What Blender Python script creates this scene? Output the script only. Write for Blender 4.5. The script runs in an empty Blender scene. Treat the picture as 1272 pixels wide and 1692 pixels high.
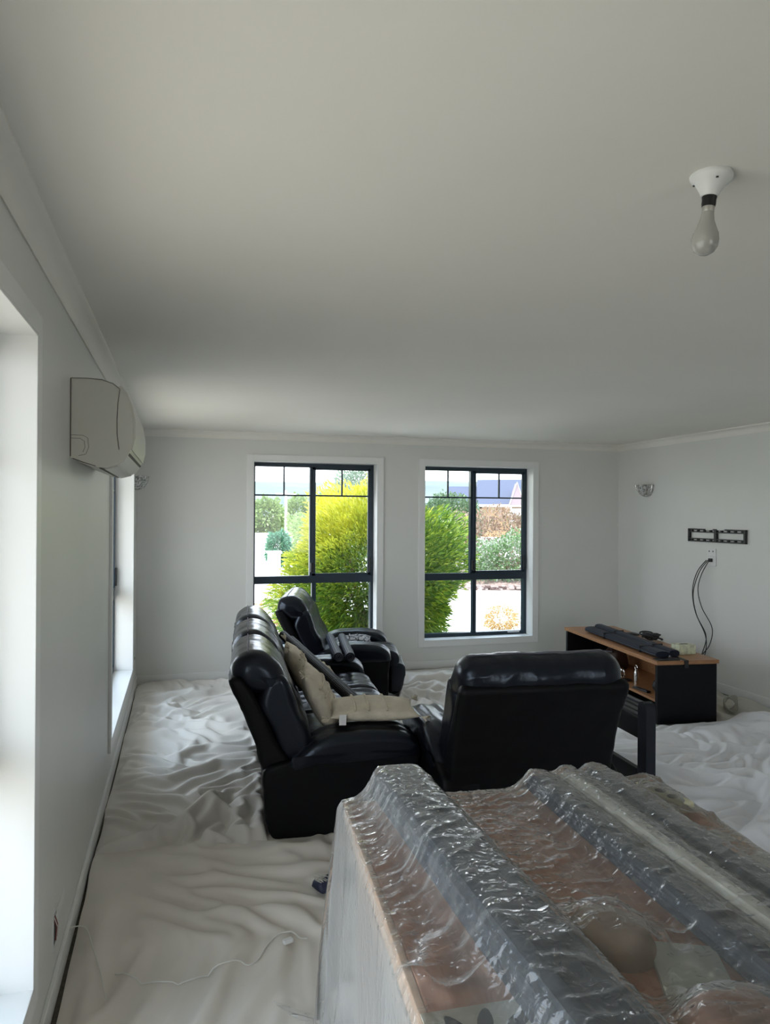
import bpy, bmesh, math, random
import numpy as np
from mathutils import Vector, Matrix
R = math.radians
PI = math.pi
random.seed(7)
SC = bpy.context.scene
COL = SC.collection

# ------------------------------------------------------------------ camera
cd = bpy.data.cameras.new('camera')
cam = bpy.data.objects.new('camera', cd)
COL.objects.link(cam)
cd.sensor_fit = 'VERTICAL'
cd.sensor_height = 36.0
cd.lens = 1190.0 / 1692.0 * 36.0
cd.clip_start = 0.02
cd.clip_end = 2000
cam.matrix_world = (Matrix.Translation((0, 0, 1.62)) @ Matrix.Rotation(R(-15.8), 4, 'Z')
                    @ Matrix.Rotation(R(90.1), 4, 'X') @ Matrix.Rotation(R(0.35), 4, 'Z'))
SC.camera = cam

# ------------------------------------------------------------------ sky, sun, exposure
world = bpy.data.worlds.new('sky')
SC.world = world
world.use_nodes = True
wn, wl = world.node_tree.nodes, world.node_tree.links
wn.clear()
wout = wn.new('ShaderNodeOutputWorld')
wbg = wn.new('ShaderNodeBackground')
wtc = wn.new('ShaderNodeTexCoord')
wsep = wn.new('ShaderNodeSeparateXYZ')
wramp = wn.new('ShaderNodeValToRGB')
wl.new(wtc.outputs['Generated'], wsep.inputs[0])
wl.new(wsep.outputs['Z'], wramp.inputs[0])
wramp.color_ramp.elements[0].position = 0.0
wramp.color_ramp.elements[0].color = (0.93, 0.97, 1.0, 1)
wramp.color_ramp.elements[1].position = 0.9
wramp.color_ramp.elements[1].color = (.50, .73, 1.0, 1)
wl.new(wramp.outputs[0], wbg.inputs[0])
wbg.inputs[1].default_value = 5.2
wl.new(wbg.outputs[0], wout.inputs[0])

sd = bpy.data.lights.new('sun', 'SUN')
sd.energy = 7.0
sd.angle = R(1.2)
sd.color = (1.0, 0.94, 0.84)
sun = bpy.data.objects.new('sun', sd)
COL.objects.link(sun)
sun.rotation_euler = Vector((-0.40, -0.22, 1.0)).to_track_quat('Z', 'Y').to_euler()
SC.view_settings.view_transform = 'Standard'
SC.view_settings.look = 'None'
SC.view_settings.exposure = 0.05
SC.view_settings.gamma = 1.0
SC.view_settings.use_curve_mapping = False


def portal(loc, rot, sx, sy):
    l = bpy.data.lights.new('window_portal', 'AREA')
    l.shape = 'RECTANGLE'
    l.size, l.size_y = sx, sy
    l.cycles.is_portal = True
    o = bpy.data.objects.new('window_portal', l)
    COL.objects.link(o)
    o.location, o.rotation_euler = loc, rot


XL, XR, YB, YR, H = -0.40, 4.76, 7.12, -3.0, 2.40
WT = 0.26          # wall thickness
portal((1.305, YB + .22, 1.2), (R(-90), 0, 0), 1.27, 1.86)
portal((3.065, YB + .22, 1.2), (R(-90), 0, 0), 1.27, 1.86)
portal((XL - .22, 1.07, 1.2), (0, R(-90), 0), 1.88, 2.2)
portal((XL - .22, 5.49, 1.2), (0, R(-90), 0), 1.86, 1.95)
portal((2.4, YR - .22, 1.05), (R(90), 0, 0), 1.8, 2.1)

# ------------------------------------------------------------------ materials
def newmat(name):
    m = bpy.data.materials.new(name)
    m.use_nodes = True
    return m, m.node_tree.nodes, m.node_tree.links, m.node_tree.nodes['Principled BSDF']


def pmat(name, col, rough=.5, metal=0.0, spec=.5, var=0.0, vscale=5.0, bump=0.0, bscale=40.0, bdist=.002,
         stretch=(1, 1, 1), detail=4.0, coat=0.0, tint=(1, 1, 1)):
    m, n, l, b = newmat(name)
    b.inputs['Base Color'].default_value = (*col, 1)
    b.inputs['Specular Tint'].default_value = (*tint, 1)
    b.inputs['Roughness'].default_value = rough
    b.inputs['Metallic'].default_value = metal
    b.inputs['Specular IOR Level'].default_value = spec
    b.inputs['Coat Weight'].default_value = coat
    if var or bump:
        tc = n.new('ShaderNodeTexCoord')
        mp = n.new('ShaderNodeMapping')
        mp.inputs['Scale'].default_value = stretch
        l.new(tc.outputs['Object'], mp.inputs[0])
    if var:
        t = n.new('ShaderNodeTexNoise')
        t.inputs['Scale'].default_value = vscale
        t.inputs['Detail'].default_value = detail
        l.new(mp.outputs[0], t.inputs[0])
        r = n.new('ShaderNodeMapRange')
        r.inputs['From Min'].default_value = .3
        r.inputs['From Max'].default_value = .7
        r.inputs['To Min'].default_value = 1 - var
        r.inputs['To Max'].default_value = 1 + var
        l.new(t.outputs[0], r.inputs[0])
        mx = n.new('ShaderNodeVectorMath')
        mx.operation = 'SCALE'
        mx.inputs[0].default_value = col
        l.new(r.outputs[0], mx.inputs['Scale'])
        l.new(mx.outputs[0], b.inputs['Base Color'])
    if bump:
        t = n.new('ShaderNodeTexNoise')
        t.inputs['Scale'].default_value = bscale
        t.inputs['Detail'].default_value = detail
        l.new(mp.outputs[0], t.inputs[0])
        bp = n.new('ShaderNodeBump')
        bp.inputs['Strength'].default_value = bump
        bp.inputs['Distance'].default_value = bdist
        l.new(t.outputs[0], bp.inputs['Height'])
        l.new(bp.outputs[0], b.inputs['Normal'])
    return m


def wood(name, c1, c2, stretch, rough=.4):
    m, n, l, b = newmat(name)
    tc = n.new('ShaderNodeTexCoord')
    mp = n.new('ShaderNodeMapping')
    mp.inputs['Scale'].default_value = stretch
    l.new(tc.outputs['Object'], mp.inputs[0])
    t = n.new('ShaderNodeTexNoise')
    t.inputs['Scale'].default_value = 6
    t.inputs['Detail'].default_value = 6
    t.inputs['Distortion'].default_value = .6
    l.new(mp.outputs[0], t.inputs[0])
    r = n.new('ShaderNodeValToRGB')
    r.color_ramp.elements[0].position = .35
    r.color_ramp.elements[0].color = (*c1, 1)
    r.color_ramp.elements[1].position = .65
    r.color_ramp.elements[1].color = (*c2, 1)
    l.new(t.outputs[0], r.inputs[0])
    l.new(r.outputs[0], b.inputs['Base Color'])
    b.inputs['Roughness'].default_value = rough
    return m


def glassmat(name, tint=(1, 1, 1), gloss=.06):
    m, n, l, b = newmat(name)
    n.remove(b)
    out = n['Material Output']
    tr = n.new('ShaderNodeBsdfTransparent')
    tr.inputs[0].default_value = (*tint, 1)
    gl = n.new('ShaderNodeBsdfGlossy')
    gl.inputs['Roughness'].default_value = .02
    fr = n.new('ShaderNodeFresnel')
    fr.inputs[0].default_value = 1.45
    mx = n.new('ShaderNodeMixShader')
    l.new(fr.outputs[0], mx.inputs[0])
    l.new(tr.outputs[0], mx.inputs[1])
    l.new(gl.outputs[0], mx.inputs[2])
    l.new(mx.outputs[0], out.inputs[0])
    return m


def leafmat(name, cols, trans=.35, zgrad=None):
    """per-leaf colour (random per island); zgrad=(axis vector, lo, hi, colour, amount): shifts leaves to a second colour by place on the plant"""
    m, n, l, b = newmat(name)
    out = n['Material Output']
    g = n.new('ShaderNodeNewGeometry')
    r = n.new('ShaderNodeValToRGB')
    while len(r.color_ramp.elements) < len(cols):
        r.color_ramp.elements.new(.5)
    cols = [tuple(q * (.92 if name == 'willow_leaf' else .60) for q in c) for c in cols]
    for i, c in enumerate(cols):
        r.color_ramp.elements[i].position = i / (len(cols) - 1)
        r.color_ramp.elements[i].color = (*c, 1)
    l.new(g.outputs['Random Per Island'], r.inputs[0])
    src = r.outputs[0]
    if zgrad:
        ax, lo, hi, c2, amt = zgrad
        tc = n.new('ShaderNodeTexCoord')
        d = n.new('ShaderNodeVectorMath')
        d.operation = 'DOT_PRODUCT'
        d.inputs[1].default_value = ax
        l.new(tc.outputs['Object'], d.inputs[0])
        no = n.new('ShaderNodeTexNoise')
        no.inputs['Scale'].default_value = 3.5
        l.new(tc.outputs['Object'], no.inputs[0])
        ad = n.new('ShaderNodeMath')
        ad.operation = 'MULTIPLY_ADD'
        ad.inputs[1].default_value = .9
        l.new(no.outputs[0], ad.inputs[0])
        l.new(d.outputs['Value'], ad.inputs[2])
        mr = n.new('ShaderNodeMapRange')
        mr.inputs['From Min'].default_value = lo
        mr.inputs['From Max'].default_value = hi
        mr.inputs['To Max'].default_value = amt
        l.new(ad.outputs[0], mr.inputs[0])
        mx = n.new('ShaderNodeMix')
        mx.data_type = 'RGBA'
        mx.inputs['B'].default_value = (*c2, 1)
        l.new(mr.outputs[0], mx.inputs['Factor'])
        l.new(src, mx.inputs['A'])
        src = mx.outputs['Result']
    l.new(src, b.inputs['Base Color'])
    b.inputs['Roughness'].default_value = .45
    tl = n.new('ShaderNodeBsdfTranslucent')
    l.new(src, tl.inputs[0])
    ms = n.new('ShaderNodeMixShader')
    ms.inputs[0].default_value = trans
    l.new(b.outputs[0], ms.inputs[1])
    l.new(tl.outputs[0], ms.inputs[2])
    l.new(ms.outputs[0], out.inputs[0])
    return m


M = {}
M['wall'] = pmat('wall_paint', (.755, .755, .72), .38, var=.015, vscale=2, bump=.08, bscale=120, bdist=.001)
M['ceil'] = pmat('ceiling_paint', (.88, .85, .79), .85, var=.02, vscale=1.2)
M['trim'] = pmat('trim_gloss', (.84, .84, .82), .3)
M['frame'] = pmat('navy_aluminium', (.012, .028, .045), .35, spec=.5)
M['glass'] = glassmat('window_glass')
M['carpet'] = pmat('carpet', (.07, .06, .045), .95, var=.3, vscale=60, bump=.5, bscale=300)
M['leather'] = pmat('black_leather', (.004, .0045, .008), .28, spec=.48, bump=.35, bscale=22, bdist=.006, detail=8, tint=(.74, .85, 1))  # bluish specular tint puts the sky's blue into the highlights
M['leather_matte'] = pmat('black_leather_back', (.0035, .0035, .0045), .5, spec=.16, bump=.2, bscale=40, bdist=.003)
M['stitch'] = pmat('stitching', (.10, .10, .13), .6)
M['black'] = pmat('black_laminate', (.004, .004, .006), .4, spec=.2)
M['blackpl'] = pmat('black_plastic', (.008, .008, .008), .4)
M['cable'] = pmat('black_cable', (.012, .012, .014), .5)
M['oak'] = wood('oak_veneer', (.32, .15, .065), (.44, .22, .10), (2, 14, 14))
M['navy'] = pmat('navy_blind', (.006, .010, .026), .5, spec=.28)
M['navyrib'] = pmat('navy_frame', (.008, .011, .02), .3, spec=.5)
M['silver'] = pmat('silver_metal', (.75, .74, .72), .22, metal=1.0)
M['chrome'] = pmat('blind_rail', (.55, .6, .7), .25, metal=.8)
M['cream'] = pmat('cream_fabric', (.64, .57, .45), .9, var=.12, vscale=14, bump=.8, bscale=30, bdist=.008)
M['white'] = pmat('white_plastic', (.80, .80, .78), .35)
M['acbody'] = pmat('air_conditioner_plastic', (.66, .64, .57), .4)
M['acseam'] = pmat('air_conditioner_seam', (.10, .08, .06), .6)
M['opal'] = pmat('opal_bulb_glass', (.42, .41, .38), .15, spec=.6)
M['brown'] = pmat('brown_leather', (.05, .025, .018), .6)
M['bluebrush'] = pmat('navy_rubber', (.015, .02, .05), .5)
M['tissue'] = pmat('tissue_box_card', (.66, .68, .50), .7, var=.3, vscale=26)
M['red'] = pmat('red_wire', (.22, .05, .04), .5)
M['crystal'] = pmat('smoked_crystal', (.42, .42, .40), .12, spec=.9, var=.9, vscale=60)

# ------------------------------------------------------------------ noise (numpy)
_rng = np.random.RandomState(11)
_tab = _rng.rand(256, 256)


def vn(x, y, s=0):
    x = np.asarray(x, float) + 17.3 * s
    y = np.asarray(y, float) - 9.1 * s
    xi = np.floor(x).astype(int)
    yi = np.floor(y).astype(int)
    fx, fy = x - xi, y - yi
    fx = fx * fx * fx * (fx * (fx * 6 - 15) + 10)
    fy = fy * fy * fy * (fy * (fy * 6 - 15) + 10)
    a = _tab[xi & 255, yi & 255]
    b = _tab[(xi + 1) & 255, yi & 255]
    c = _tab[xi & 255, (yi + 1) & 255]
    d = _tab[(xi + 1) & 255, (yi + 1) & 255]
    return (a * (1 - fx) + b * fx) * (1 - fy) + (c * (1 - fx) + d * fx) * fy


def fbm(x, y, s=0, o=4):
    r, a, t = 0, .5, 0
    for k in range(o):
        r = r + a * vn(x * 2 ** k, y * 2 ** k, s + k * 3)
        t += a
        a *= .5
    return r / t


def ridge(x, y, s=0, p=3.0):
    return (1 - np.abs(2 * vn(x, y, s) - 1)) ** p


# ------------------------------------------------------------------ mesh helpers
def link(name, me, mat=None, parent=None, smooth=False, auto=None):
    o = bpy.data.objects.new(name, me)
    COL.objects.link(o)
    if mat is not None:
        for m in (mat if isinstance(mat, (list, tuple)) else [mat]):
            me.materials.append(m)
    if smooth:
        me.polygons.foreach_set('use_smooth', [True] * len(me.polygons))
        if auto is not None:
            me.set_sharp_from_angle(angle=R(auto))
    if parent is not None:
        o.parent = parent
    return o


def tag(o, label=None, cat=None, group=None, kind=None):
    if label: o['label'] = label
    if cat: o['category'] = cat
    if group: o['group'] = group
    if kind: o['kind'] = kind
    return o


def thing(name, label, cat, loc=(0, 0, 0), rz=0.0, group=None):
    o = bpy.data.objects.new(name, None)
    o.empty_display_size = .1
    COL.objects.link(o)
    o.location = loc
    o.rotation_euler = (0, 0, rz)
    return tag(o, label, cat, group)


def copy_tree(o, parent=None):
    c = o.copy()
    COL.objects.link(c)
    c.parent = parent
    for ch in list(o.children):
        copy_tree(ch, c)
    return c


class MB:
    """collects simple shapes into one mesh"""

    def __init__(s):
        s.v, s.f, s.mi = [], [], []

    def add(s, v, f, mi=0):
        b = len(s.v)
        s.v += [tuple(p) for p in v]
        s.f += [tuple(i + b for i in q) for q in f]
        s.mi += [mi] * len(f)
        return s

    def box(s, x0, x1, y0, y1, z0, z1, bv=0.0, mi=0, mat=None):
        bm = bmesh.new()
        bmesh.ops.create_cube(bm, size=1)
        for v in bm.verts:
            v.co = Vector(((x0 + x1) / 2 + v.co.x * (x1 - x0), (y0 + y1) / 2 + v.co.y * (y1 - y0),
                           (z0 + z1) / 2 + v.co.z * (z1 - z0)))
        if bv:
            bmesh.ops.bevel(bm, geom=list(bm.edges), offset=bv, segments=2, affect='EDGES', profile=.6)
        if mat is not None:
            bmesh.ops.transform(bm, matrix=mat, verts=bm.verts)
        bm.verts.index_update()
        s.add([v.co for v in bm.verts], [[v.index for v in f.verts] for f in bm.faces], mi)
        bm.free()
        return s

    def tube(s, pts, r, n=8, mi=0, cap=True):
        pts = [Vector(p) for p in pts]
        rr = r if isinstance(r, (list, tuple)) else [r] * len(pts)
        vs, fs = [], []
        up = Vector((0, 0, 1))
        prev = None
        for i, p in enumerate(pts):
            t = (pts[min(i + 1, len(pts) - 1)] - pts[max(i - 1, 0)]).normalized()
            if prev is None:
                a = t.cross(up)
                if a.length < .05: a = t.cross(Vector((1, 0, 0)))
            else:
                a = prev - t * prev.dot(t)
            a.normalize()
            prev = a
            b = t.cross(a)
            for k in range(n):
                q = 2 * PI * k / n
                vs.append(p + (a * math.cos(q) + b * math.sin(q)) * rr[i])
        for i in range(len(pts) - 1):
            for k in range(n):
                k2 = (k + 1) % n
                fs.append((i * n + k, i * n + k2, (i + 1) * n + k2, (i + 1) * n + k))
        if cap:
            fs.append(tuple(range(n))[::-1])
            fs.append(tuple(range((len(pts) - 1) * n, len(pts) * n)))
        return s.add(vs, fs, mi)

    def lathe(s, prof, n=24, mi=0, mat=None, a0=0, a1=2 * PI):
        full = abs(a1 - a0 - 2 * PI) < 1e-6
        m = n if full else n + 1
        vs, fs = [], []
        for r, z in prof:
            for k in range(m):
                q = a0 + (a1 - a0) * k / n
                vs.append(Vector((r * math.cos(q), r * math.sin(q), z)))
        for i in range(len(prof) - 1):
            for k in range(n):
                k2 = (k + 1) % m if full else k + 1
                fs.append((i * m + k, i * m + k2, (i + 1) * m + k2, (i + 1) * m + k))
        if mat is not None: vs = [mat @ v for v in vs]
        return s.add(vs, fs, mi)

    def prism(s, prof, y0, y1, mi=0, axis='Y'):
        """closed profile of (a, z) extruded; axis Y: a=x; axis X: a=y"""
        n = len(prof)
        P = (lambda a, z, t: (a, t, z)) if axis == 'Y' else (lambda a, z, t: (t, a, z))
        vs = [P(a, z, y0) for a, z in prof] + [P(a, z, y1) for a, z in prof]
        fs = [(i, (i + 1) % n, n + (i + 1) % n, n + i) for i in range(n)]
        fs += [tuple(range(n))[::-1], tuple(range(n, 2 * n))]
        return s.add(vs, fs, mi)

    def build(s, name, mat=None, parent=None, smooth=False, auto=35):
        me = bpy.data.meshes.new(name)
        me.from_pydata(s.v, [], s.f)
        if any(s.mi): me.polygons.foreach_set('material_index', s.mi)
        bm = bmesh.new()
        bm.from_mesh(me)
        bmesh.ops.recalc_face_normals(bm, faces=bm.faces)
        bm.to_mesh(me)
        bm.free()
        return link(name, me, mat, parent, smooth, auto if smooth else None)


def grid_mesh(name, X, Y, Z, mat, parent=None, closed=False):
    n, m = X.shape
    co = np.stack([X, Y, Z], -1).reshape(-1, 3)
    i, j = np.meshgrid(np.arange(n - 1), np.arange(m - 1), indexing='ij')
    a = (i * m + j).ravel()
    f = np.stack([a, a + m, a + m + 1, a + 1], 1)
    me = bpy.data.meshes.new(name)
    me.vertices.add(len(co))
    me.vertices.foreach_set('co', co.ravel())
    me.loops.add(f.size)
    me.loops.foreach_set('vertex_index', f.ravel())
    me.polygons.add(len(f))
    me.polygons.foreach_set('loop_start', np.arange(0, f.size, 4))
    me.polygons.foreach_set('use_smooth', np.ones(len(f), bool))
    me.update()
    me.validate()
    return link(name, me, mat, parent)


def catmull(P, n):
    P = np.array(P, float)
    k = len(P)
    # chord length parametrised closed spline, resampled evenly
    out = []
    for i in range(k):
        p0, p1, p2, p3 = P[i - 1], P[i], P[(i + 1) % k], P[(i + 2) % k]
        for t in np.linspace(0, 1, 12, endpoint=False):
            out.append(.5 * ((2 * p1) + (-p0 + p2) * t + (2 * p0 - 5 * p1 + 4 * p2 - p3) * t * t
                             + (-p0 + 3 * p1 - 3 * p2 + p3) * t ** 3))
    out = np.array(out)
    d = np.r_[0, np.cumsum(np.linalg.norm(np.roll(out, -1, 0) - out, axis=1))]
    s = np.linspace(0, d[-1], n, endpoint=False)
    o2 = np.vstack([out, out[:1]])
    return np.stack([np.interp(s, d, o2[:, 0]), np.interp(s, d, o2[:, 1])], 1)


def puff(name, prof, v0, v1, r, mat, parent=None, N=72, Mx=36, disp=None, K=7):
    """upholstered piece: side profile (u, z) swept from v0 to v1 with rounded ends"""
    p = catmull(prof, N)
    area = .5 * np.sum(p[:, 0] * np.roll(p[:, 1], -1) - np.roll(p[:, 0], -1) * p[:, 1])
    if area < 0: p = p[::-1].copy()
    t = np.roll(p, -1, 0) - np.roll(p, 1, 0)
    t /= np.linalg.norm(t, axis=1)[:, None] + 1e-9
    nin = np.stack([-t[:, 1], t[:, 0]], 1)          # inward
    c = p.mean(0)
    secs = []
    ri = min(r, abs(v1 - v0) * .45)
    for sc in (.35, .7, .9):
        secs.append((v0, r, sc))
    for k in range(K):
        a = PI / 2 * k / (K - 1)
        secs.append((v0 + ri * (1 - math.cos(a)) if k else v0, r * (1 - math.sin(a)), 1))
    mid = np.linspace(v0 + ri, v1 - ri, Mx)[1:-1]
    secs = [(v, i, s) for v, i, s in secs]
    L = [(v0, r, .35), (v0, r, .7), (v0, r, .9)]
    for k in range(K):
        a = PI / 2 * k / (K - 1)
        L.append((v0 + ri * (1 - math.cos(a)), r * (1 - math.sin(a)), 1))
    Rr = [(v0 + v1 - v, i, s) for v, i, s in L][::-1]
    secs = L + [(v, 0, 1) for v in mid] + Rr
    V = []
    for v, ins, sc in secs:
        q = p + nin * ins
        q = c + (q - c) * sc
        V.append(np.stack([q[:, 0], np.full(N, v), q[:, 1]], 1))
    V = np.array(V)
    if disp is not None:
        par = np.linspace(0, 1, N, endpoint=False)[None, :].repeat(len(V), 0)
        w = np.array([0 if s < 1 else 1 for _, _, s in secs])[:, None]
        d = disp(V[..., 0], V[..., 1], V[..., 2], par) * w
        V[..., 0] -= nin[None, :, 0] * d
        V[..., 2] -= nin[None, :, 1] * d
    S = len(secs)
    vs = V.reshape(-1, 3).tolist()
    fs = []
    for i in range(S - 1):
        for j in range(N):
            j2 = (j + 1) % N
            fs.append((i * N + j, i * N + j2, (i + 1) * N + j2, (i + 1) * N + j))
    a = len(vs)
    vs.append([c[0], v0, c[1]])
    vs.append([c[0], v1, c[1]])
    for j in range(N):
        j2 = (j + 1) % N
        fs.append((a, j2, j))
        fs.append((a + 1, (S - 1) * N + j, (S - 1) * N + j2))
    b = MB()
    b.add(vs, fs)
    return b.build(name, mat, parent, True, 60)


# ------------------------------------------------------------------ room shell
def struct(o, label=None):
    o['kind'] = 'structure'
    if label: o['label'] = label
    return o


def wall_with_openings(name, axis, c0, c1, a0, a1, ops):
    """axis 'X': wall plane normal along X occupying x c0..c1, running a0..a1 in Y. ops: (lo, hi, z0, z1)"""
    b = MB()

    def bx(lo, hi, z0, z1):
        if hi - lo < 1e-4 or z1 - z0 < 1e-4: return
        if axis == 'X': b.box(c0, c1, lo, hi, z0, z1)
        else: b.box(lo, hi, c0, c1, z0, z1)
    cur = a0
    for lo, hi, z0, z1 in ops:
        bx(cur, lo, -.15, H + .15)
        bx(lo, hi, -.15, z0)
        bx(lo, hi, z1, H + .15)
        cur = hi
    bx(cur, a1, -.15, H + .15)
    return struct(b.build(name, M['wall']))


OPB = [(.672, 1.937, .285, 2.13), (2.435, 3.695, .285, 2.13)]
OPL = [(-.05, 2.19, .285, 2.115), (4.52, 6.45, .27, 2.13)]
OPR = [(1.5, 3.3, .0, 2.10)]  # added rear opening, out of view, sized for the daylight it lets in
wall_with_openings('wall_back', 'Y', YB, YB + WT, XL - WT, XR + WT, OPB)
wall_with_openings('wall_left', 'X', XL - WT, XL, YR, YB, OPL)
wall_with_openings('wall_rear', 'Y', YR - WT, YR, XL - WT, XR + WT, OPR)
wall_with_openings('wall_right', 'X', XR, XR + WT, YR, YB, [])
struct(MB().box(XL, XR, YR, YB, -.15, 0).build('floor', M['carpet']))
struct(MB().box(XL - WT, XR + WT, YR - WT, YB + WT, H, H + .15).build('ceiling', M['ceil']))

# cornice (cove) per wall
def cornice(name, axis, w, sgn, a0, a1):
    pr = [(0, H), (0, H - .068)]
    pr += [(.006, H - .070)]
    for k in range(7):
        q = PI / 2 * k / 6
        pr.append((.010 + .046 * (1 - math.cos(q)), H - .064 + .050 * math.sin(q)))
    pr += [(.062, H - .010), (.062, H)]
    b = MB()
    b.prism([(w + sgn * a, z) for a, z in pr], a0, a1, axis=axis)
    struct(b.build(name, M['ceil'], None, True, 40))


cornice('trim_1', 'Y', XL, 1, YR, YB)
cornice('trim_2', 'X', YB, -1, XL, XR)
cornice('trim_3', 'Y', XR, -1, YR, YB)
cornice('trim_4', 'X', YR, 1, XL, XR)
# baseboards
bt = .014
struct(MB().box(XL, XL + bt, YR, YB, 0, .085, .003).build('baseboard_left', M['trim']))
struct(MB().box(XL + bt, XR - bt, YB - bt, YB, 0, .085, .003).build('baseboard_back', M['trim']))
struct(MB().box(XR - bt, XR, YR, YB, 0, .085, .003).build('baseboard_right', M['trim']))


def window(idx, axis, w, out, lo, hi, z0, z1, muntins=True, split=None, full=False):
    """w: wall face coordinate, out: +1/-1 direction to the outside. Built in real place."""
    root = bpy.data.objects.new('window_%d' % idx, None)
    COL.objects.link(root)
    root.empty_display_size = .1
    struct(root)

    def bx(name, a0, a1, d0, d1, zz0, zz1, mat, par=root, bv=.002):
        c0, c1 = sorted((w + out * d0, w + out * d1))
        b = MB()
        if axis == 'Y': b.box(a0, a1, c0, c1, zz0, zz1, bv)
        else: b.box(c0, c1, a0, a1, zz0, zz1, bv)
        return b.build(name, mat, par)
    T = M['trim']
    aw = .058
    # architraves
    bx('architrave', lo - aw, lo - .002, -.016, 0, z0 - aw, z1 + aw, T)
    bx('architrave', hi + .002, hi + aw, -.016, 0, z0 - aw, z1 + aw, T)
    bx('architrave', lo - .002, hi + .002, -.016, 0, z1 + .002, z1 + aw, T)
    bx('architrave', lo - .002, hi + .002, -.016, 0, z0 - aw, z0 - .002, T)
    # reveal linings
    bx('reveal_board', lo - .002, lo + .010, -.016, .135, z0, z1, T)
    bx('reveal_board', hi - .010, hi + .002, -.016, .135, z0, z1, T)
    bx('reveal_board', lo, hi, -.016, .135, z1 - .010, z1 + .002, T)
    bx('window_sill', lo, hi, -.016, .135, z0 - .002, z0 + .012, T)
    F = M['frame']
    D0, D1 = .135, .185
    fw = .038
    zt = z0 + .62
    m = (lo + hi) / 2 if split is None else split
    bx('outer_frame', lo, lo + fw, D0, D1 + .03, z0, z1, F)
    bx('outer_frame', hi - fw, hi, D0, D1 + .03, z0, z1, F)
    bx('outer_frame', lo + fw, hi - fw, D0, D1 + .03, z1 - fw - .01, z1, F)
    bx('outer_frame', lo + fw, hi - fw, D0, D1 + .03, z0, z0 + fw + .012, F)
    bx('transom', lo + fw, hi - fw, D0 - .004, D1, zt, zt + .075, F)
    bx('mullion', m - .022, m + .022, D0, D1, z0 + fw, zt, F)
    bx('mullion', m - .044, m + .005, D0 + .012, D1 + .02, zt + .07, z1 - fw, F)
    # sliding sash on the right half
    s0, s1 = m - .02, hi - fw
    bx('sash_rail', s0, s0 + .034, D0 - .006, D0 + .02, zt + .07, z1 - fw - .006, F)
    bx('sash_rail', s1 - .032, s1, D0 - .006, D0 + .02, zt + .07, z1 - fw - .006, F)
    bx('sash_rail', s0, s1, D0 - .006, D0 + .02, z1 - fw - .034, z1 - fw - .008, F)
    bx('sash_rail', s0, s1, D0 - .006, D0 + .02, zt + .073, zt + .098, F)
    bx('latch', m - .038, m - .012, D0 - .028, D0 - .004, zt + .11, zt + .21, M['blackpl'], bv=.004)
    bx('latch', hi - fw - .020, hi - fw - .004, D0 - .024, D0 - .006, zt + .11, zt + .26, M['blackpl'], bv=.004)
    zm = z1 - .335
    a, b_ = lo + fw, m - .02
    c, d = m + .014, hi - fw - .032
    bx('muntin', a, b_, D0 + .01, D0 + .03, zm - .008, zm + .008, F)
    bx('muntin', c, d, D0 + .0, D0 + .02, zm - .008, zm + .008, F)
    bx('muntin', (a + b_) / 2 - .008, (a + b_) / 2 + .008, D0 + .01, D0 + .03, zm, z1 - fw, F)
    bx('muntin', (c + d) / 2 - .008, (c + d) / 2 + .008, D0 + .0, D0 + .02, zm, z1 - fw - .02, F)
    G = M['glass']

    def pane(a0, a1, zz0, zz1, dd):
        bm_ = MB()
        c0 = w + out * dd
        if axis == 'Y': vs = [(a0, c0, zz0), (a1, c0, zz0), (a1, c0, zz1), (a0, c0, zz1)]
        else: vs = [(c0, a0, zz0), (c0, a1, zz0), (c0, a1, zz1), (c0, a0, zz1)]
        bm_.add(vs, [(0, 1, 2, 3)])
        bm_.build('pane', G, root)
    am, cm = (a + b_) / 2, (c + d) / 2
    for p0, p1, dd in ((a, am - .008, .165), (am + .008, b_, .165), (c, cm - .008, .146), (cm + .008, d, .146)):
        pane(p0, p1, zm + .008, z1 - fw - .01, dd)
    pane(a, b_, zt + .075, zm - .008, .165)
    pane(c, d, zt + .09, zm - .008, .146)
    pane(a, m - .022, z0 + fw + .012, zt, .165)
    pane(m + .022, hi - fw, z0 + fw + .012, zt, .165)
    return root


window(1, 'Y', YB, 1, *OPB[0])
w2 = window(2, 'Y', YB, 1, *OPB[1])
bxs = MB().box(3.46, 3.60, YB + .128, YB + .134, .318, .330, .001).build('frame_sticker', M['white'], w2)
window(3, 'X', XL, -1, *OPL[1])
window(4, 'X', XL, -1, *OPL[0])
# unseen glazed slider behind the camera, added to bring in daylight
rt = bpy.data.objects.new('added_door_1', None)
COL.objects.link(rt)
struct(rt)
for a0 in (1.5, 2.37, 3.24):
    MB().box(a0, a0 + .06, YR - .2, YR - .14, 0, 2.10, .003).build('added_door_frame', M['frame'], rt)
MB().box(1.56, 3.24, YR - .2, YR - .14, 2.04, 2.10).build('added_door_frame', M['frame'], rt)
for a0, a1 in ((1.56, 2.37), (2.43, 3.24)):
    MB().add([(a0, YR - .17, 0), (a1, YR - .17, 0), (a1, YR - .17, 2.04), (a0, YR - .17, 2.04)],
             [(0, 1, 2, 3)]).build('pane', M['glass'], rt)
# eaves outside
soff = pmat('eave_soffit', (.7, .7, .68), .8)
struct(MB().box(XL - WT - .88, XL - WT, YR - 1, YB + 1.0, 2.30, 2.42).build('trim_5', soff))
struct(MB().box(XL - WT, XR + 1, YB + WT, YB + WT + .5, 2.36, 2.46).build('trim_6', soff))

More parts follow.
